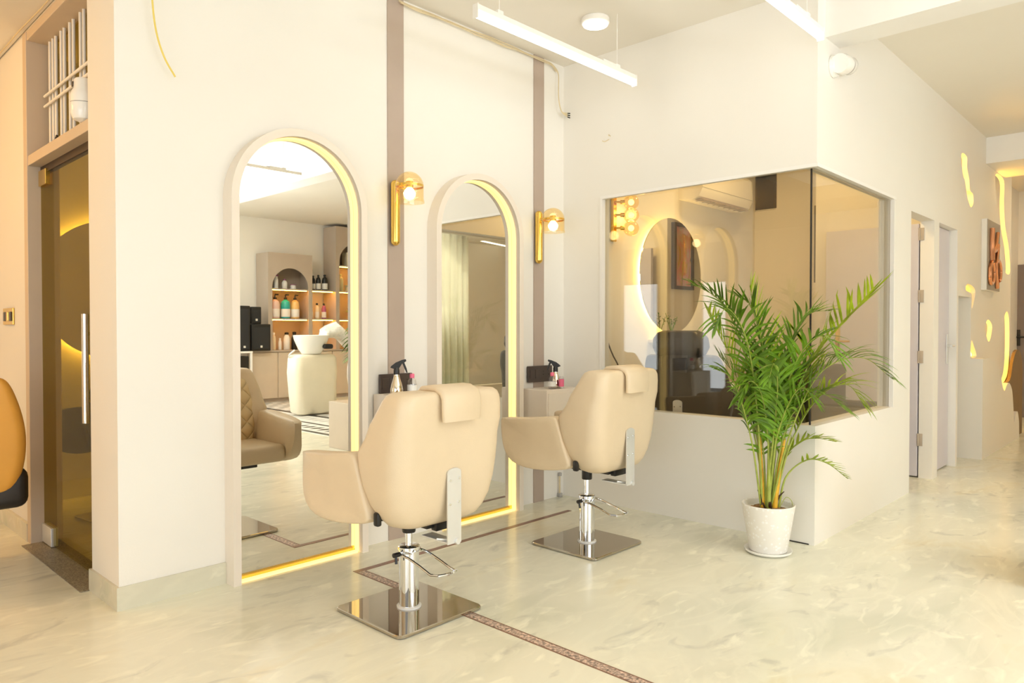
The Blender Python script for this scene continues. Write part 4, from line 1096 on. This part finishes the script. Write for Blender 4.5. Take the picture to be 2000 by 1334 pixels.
cabinet_speaker((5.28, VB - .10, .86), (5.48, VB + .14, 1.58), 'tall black loudspeaker at the left of the stack')
cabinet_speaker((5.52, VB - .14, .86), (5.85, VB + .10, 1.29), 'wide black loudspeaker box next to the shelf tower')
cabinet_speaker((5.54, VB - .12, 1.292), (5.71, VB + .06, 1.57), 'small black loudspeaker on top of the wide one')
t = thing('speaker_table', 'white side table under the loudspeakers with a black box below', 'table', (5.40, VB, 0))
MB().box((-.16, -.20, .83), (.09, .20, .858), .003).build('table_top', m_white, t, 0)
for x in (-.14, .07):
    for y_ in (-.18, .18): MB().box((x - .015, y_ - .015, 0), (x + .015, y_ + .015, .83)).build('leg', m_white, t, 0)
tag(MB().box((5.285, VB - .1, 0.001), (5.445, VB + .16, .78), .01).build('subwoofer', m_black, None, 0), 'black floor box under the white speaker table', 'loudspeaker')

# shampoo chair with basin
t = thing('shampoo_chair', 'ivory shampoo chair with white basin and fringe of cloth, in front of the bottle shelves', 'chair', (5.47, -2.45, 0))
rs = [rrect(w, y0, y1, .09, z) for z, w, y0, y1 in ((.02, .26, -.15, .10), (.05, .29, -.18, .12), (.30, .315, -.19, .14), (.60, .335, -.20, .15), (.80, .325, -.19, .14), (.845, .30, -.17, .12), (.855, .25, -.14, .09))]
MB().loft(rs).build('back_panel', m_ivory, t, 60)
MB().box((.02, -.70, .25), (.45, -.15, .46), .05, 3).build('seat', m_ivory, t, 50)
MB().box((.34, -.70, .10), (.46, -.10, .62), .04, 3).build('armrest', m_ivory, t, 50)
MB().lathe([(.0, .86), (.13, .86), (.18, .93), (.235, 1.06), (.25, 1.12), (.238, 1.125), (.21, 1.05), (.12, .95), (0, .93)], (-.02, -.02, 0), 40).build('basin', m_porc, t)
MB().box((.05, .14, .93), (.20, .22, 1.0), .03, 3).build('neck_rest', m_black, t, 50)
MB().tube(bez([(-.26, -.1, .78), (-.34, -.06, .84), (-.30, .02, .92)], 6), .012, 8).build('hose', m_steel, t)
c = MB(); rs = []
for i, (x, z, w) in enumerate(((.16, 1.06, .10), (.26, 1.10, .13), (.36, 1.12, .15), (.46, 1.05, .14), (.55, .92, .10))):
    rs.append([(x + .02 * math.sin(k * 2.1), w * math.cos(2 * PI * k / 14) - .05, z + w * .8 * math.sin(2 * PI * k / 14)) for k in range(14)])
c.loft(rs).build('plastic_cover', m_foil, t, 50).location = (.03, 0, .08)

o = MB().box((4.06, .18, 0), (4.50, .555, .47), .004).build('low_plinth', m_cab, None, 0)
tag(o, 'low beige plinth box on the floor, between the chair and the tiled border', 'plinth')
# curtain across the wash area
mb = MB(); n = 70; top = []; bot = []
for i in range(n + 1):
    x = 5.75 + 1.18 * i / n; w = .035 * math.sin(i * .95) + .012 * math.sin(i * 2.3)
    top.append((x, -.80 + w * .6, 2.52)); bot.append((x, -.80 + w * 1.1, .03))
f = [mb.bm.verts.new(p) for p in top]; g_ = [mb.bm.verts.new(p) for p in bot]
for i in range(n): mb.bm.faces.new((f[i], f[i + 1], g_[i + 1], g_[i]))
t = thing('curtain', 'pale green curtain hanging across the wash area, reflected in the further arched mirror', 'curtain', (0, 0, 0))
o = mb.build('curtain_cloth', m_curt, t, 80); md = o.modifiers.new('thickness', 'SOLIDIFY'); md.thickness = .004
MB().tube([(5.65, -.80, 2.54), (7.0, -.80, 2.54)], .012, 10).build('rail', m_steel, t)
for x in (5.72, 6.95): MB().tube([(x, -.80, 2.54), (x, -.80, HC)], .006, 8).build('rail_hanger', m_steel, t)
t = thing('ceiling_strip_light', 'long curved white light strip on the ceiling, reflected in the further arched mirror', 'light strip', (0, 0, 0))
MB().tube(bez([(8.45, -3.1, 3.075), (9.3, -3.75, 3.075), (10.4, -4.3, 3.075), (11.8, -4.7, 3.075)], 12), .012, 8).build('diffuser', m_disc, t)
t = thing('recessed_downlight', 'square white downlight in the ceiling beyond the curtain', 'ceiling light', (10.15, -4.1, HC))
MB().box((-.16, -.16, -.012), (.16, .16, 0), .003).build('housing', m_white, t, 0)
MB().box((-.14, -.14, -.016), (.14, .14, -.011), .002).build('diffuser', m_disc, t, 0)

# ------------------------------------------------------------------ copper letter sign on the feature wall
t = thing('letter_sign', 'grey box sign with copper script letters on the lit feature wall', 'sign', (8.53, VC, 1.93))
MB().box((-.305, -.045, -.345), (.305, -.0, .345), .003).build('sign_box', m_white, t, 0)
MB().box((-.30, -.050, -.34), (.30, -.045, .34), .001).build('sign_face', m_slate, t, 0)


def stroke(pts, r, name): MB().tube(bez([(x * 1.0 + .02, -.064, z) for x, z in pts], 8), r, 10).build(name, m_copper, t)


stroke([(-.20, .26), (-.21, .10), (-.19, -.05)], .026, 'letter_stem')
stroke([(.08, .24), (-.02, .10), (-.12, .04), (.0, .06), (.10, .12), (.05, .0), (.0, -.08)], .018, 'letter_arm')
stroke([(-.19, -.06), (-.28, -.14), (-.27, -.26), (-.16, -.27), (-.10, -.18), (-.14, -.07)], .020, 'letter_loop')
stroke([(-.02, -.06), (.02, -.20), (.08, -.31)], .020, 'letter_tail')
stroke([(.02, -.06), (.14, -.04), (.22, -.12), (.20, -.22), (.12, -.24)], .020, 'letter_curl')
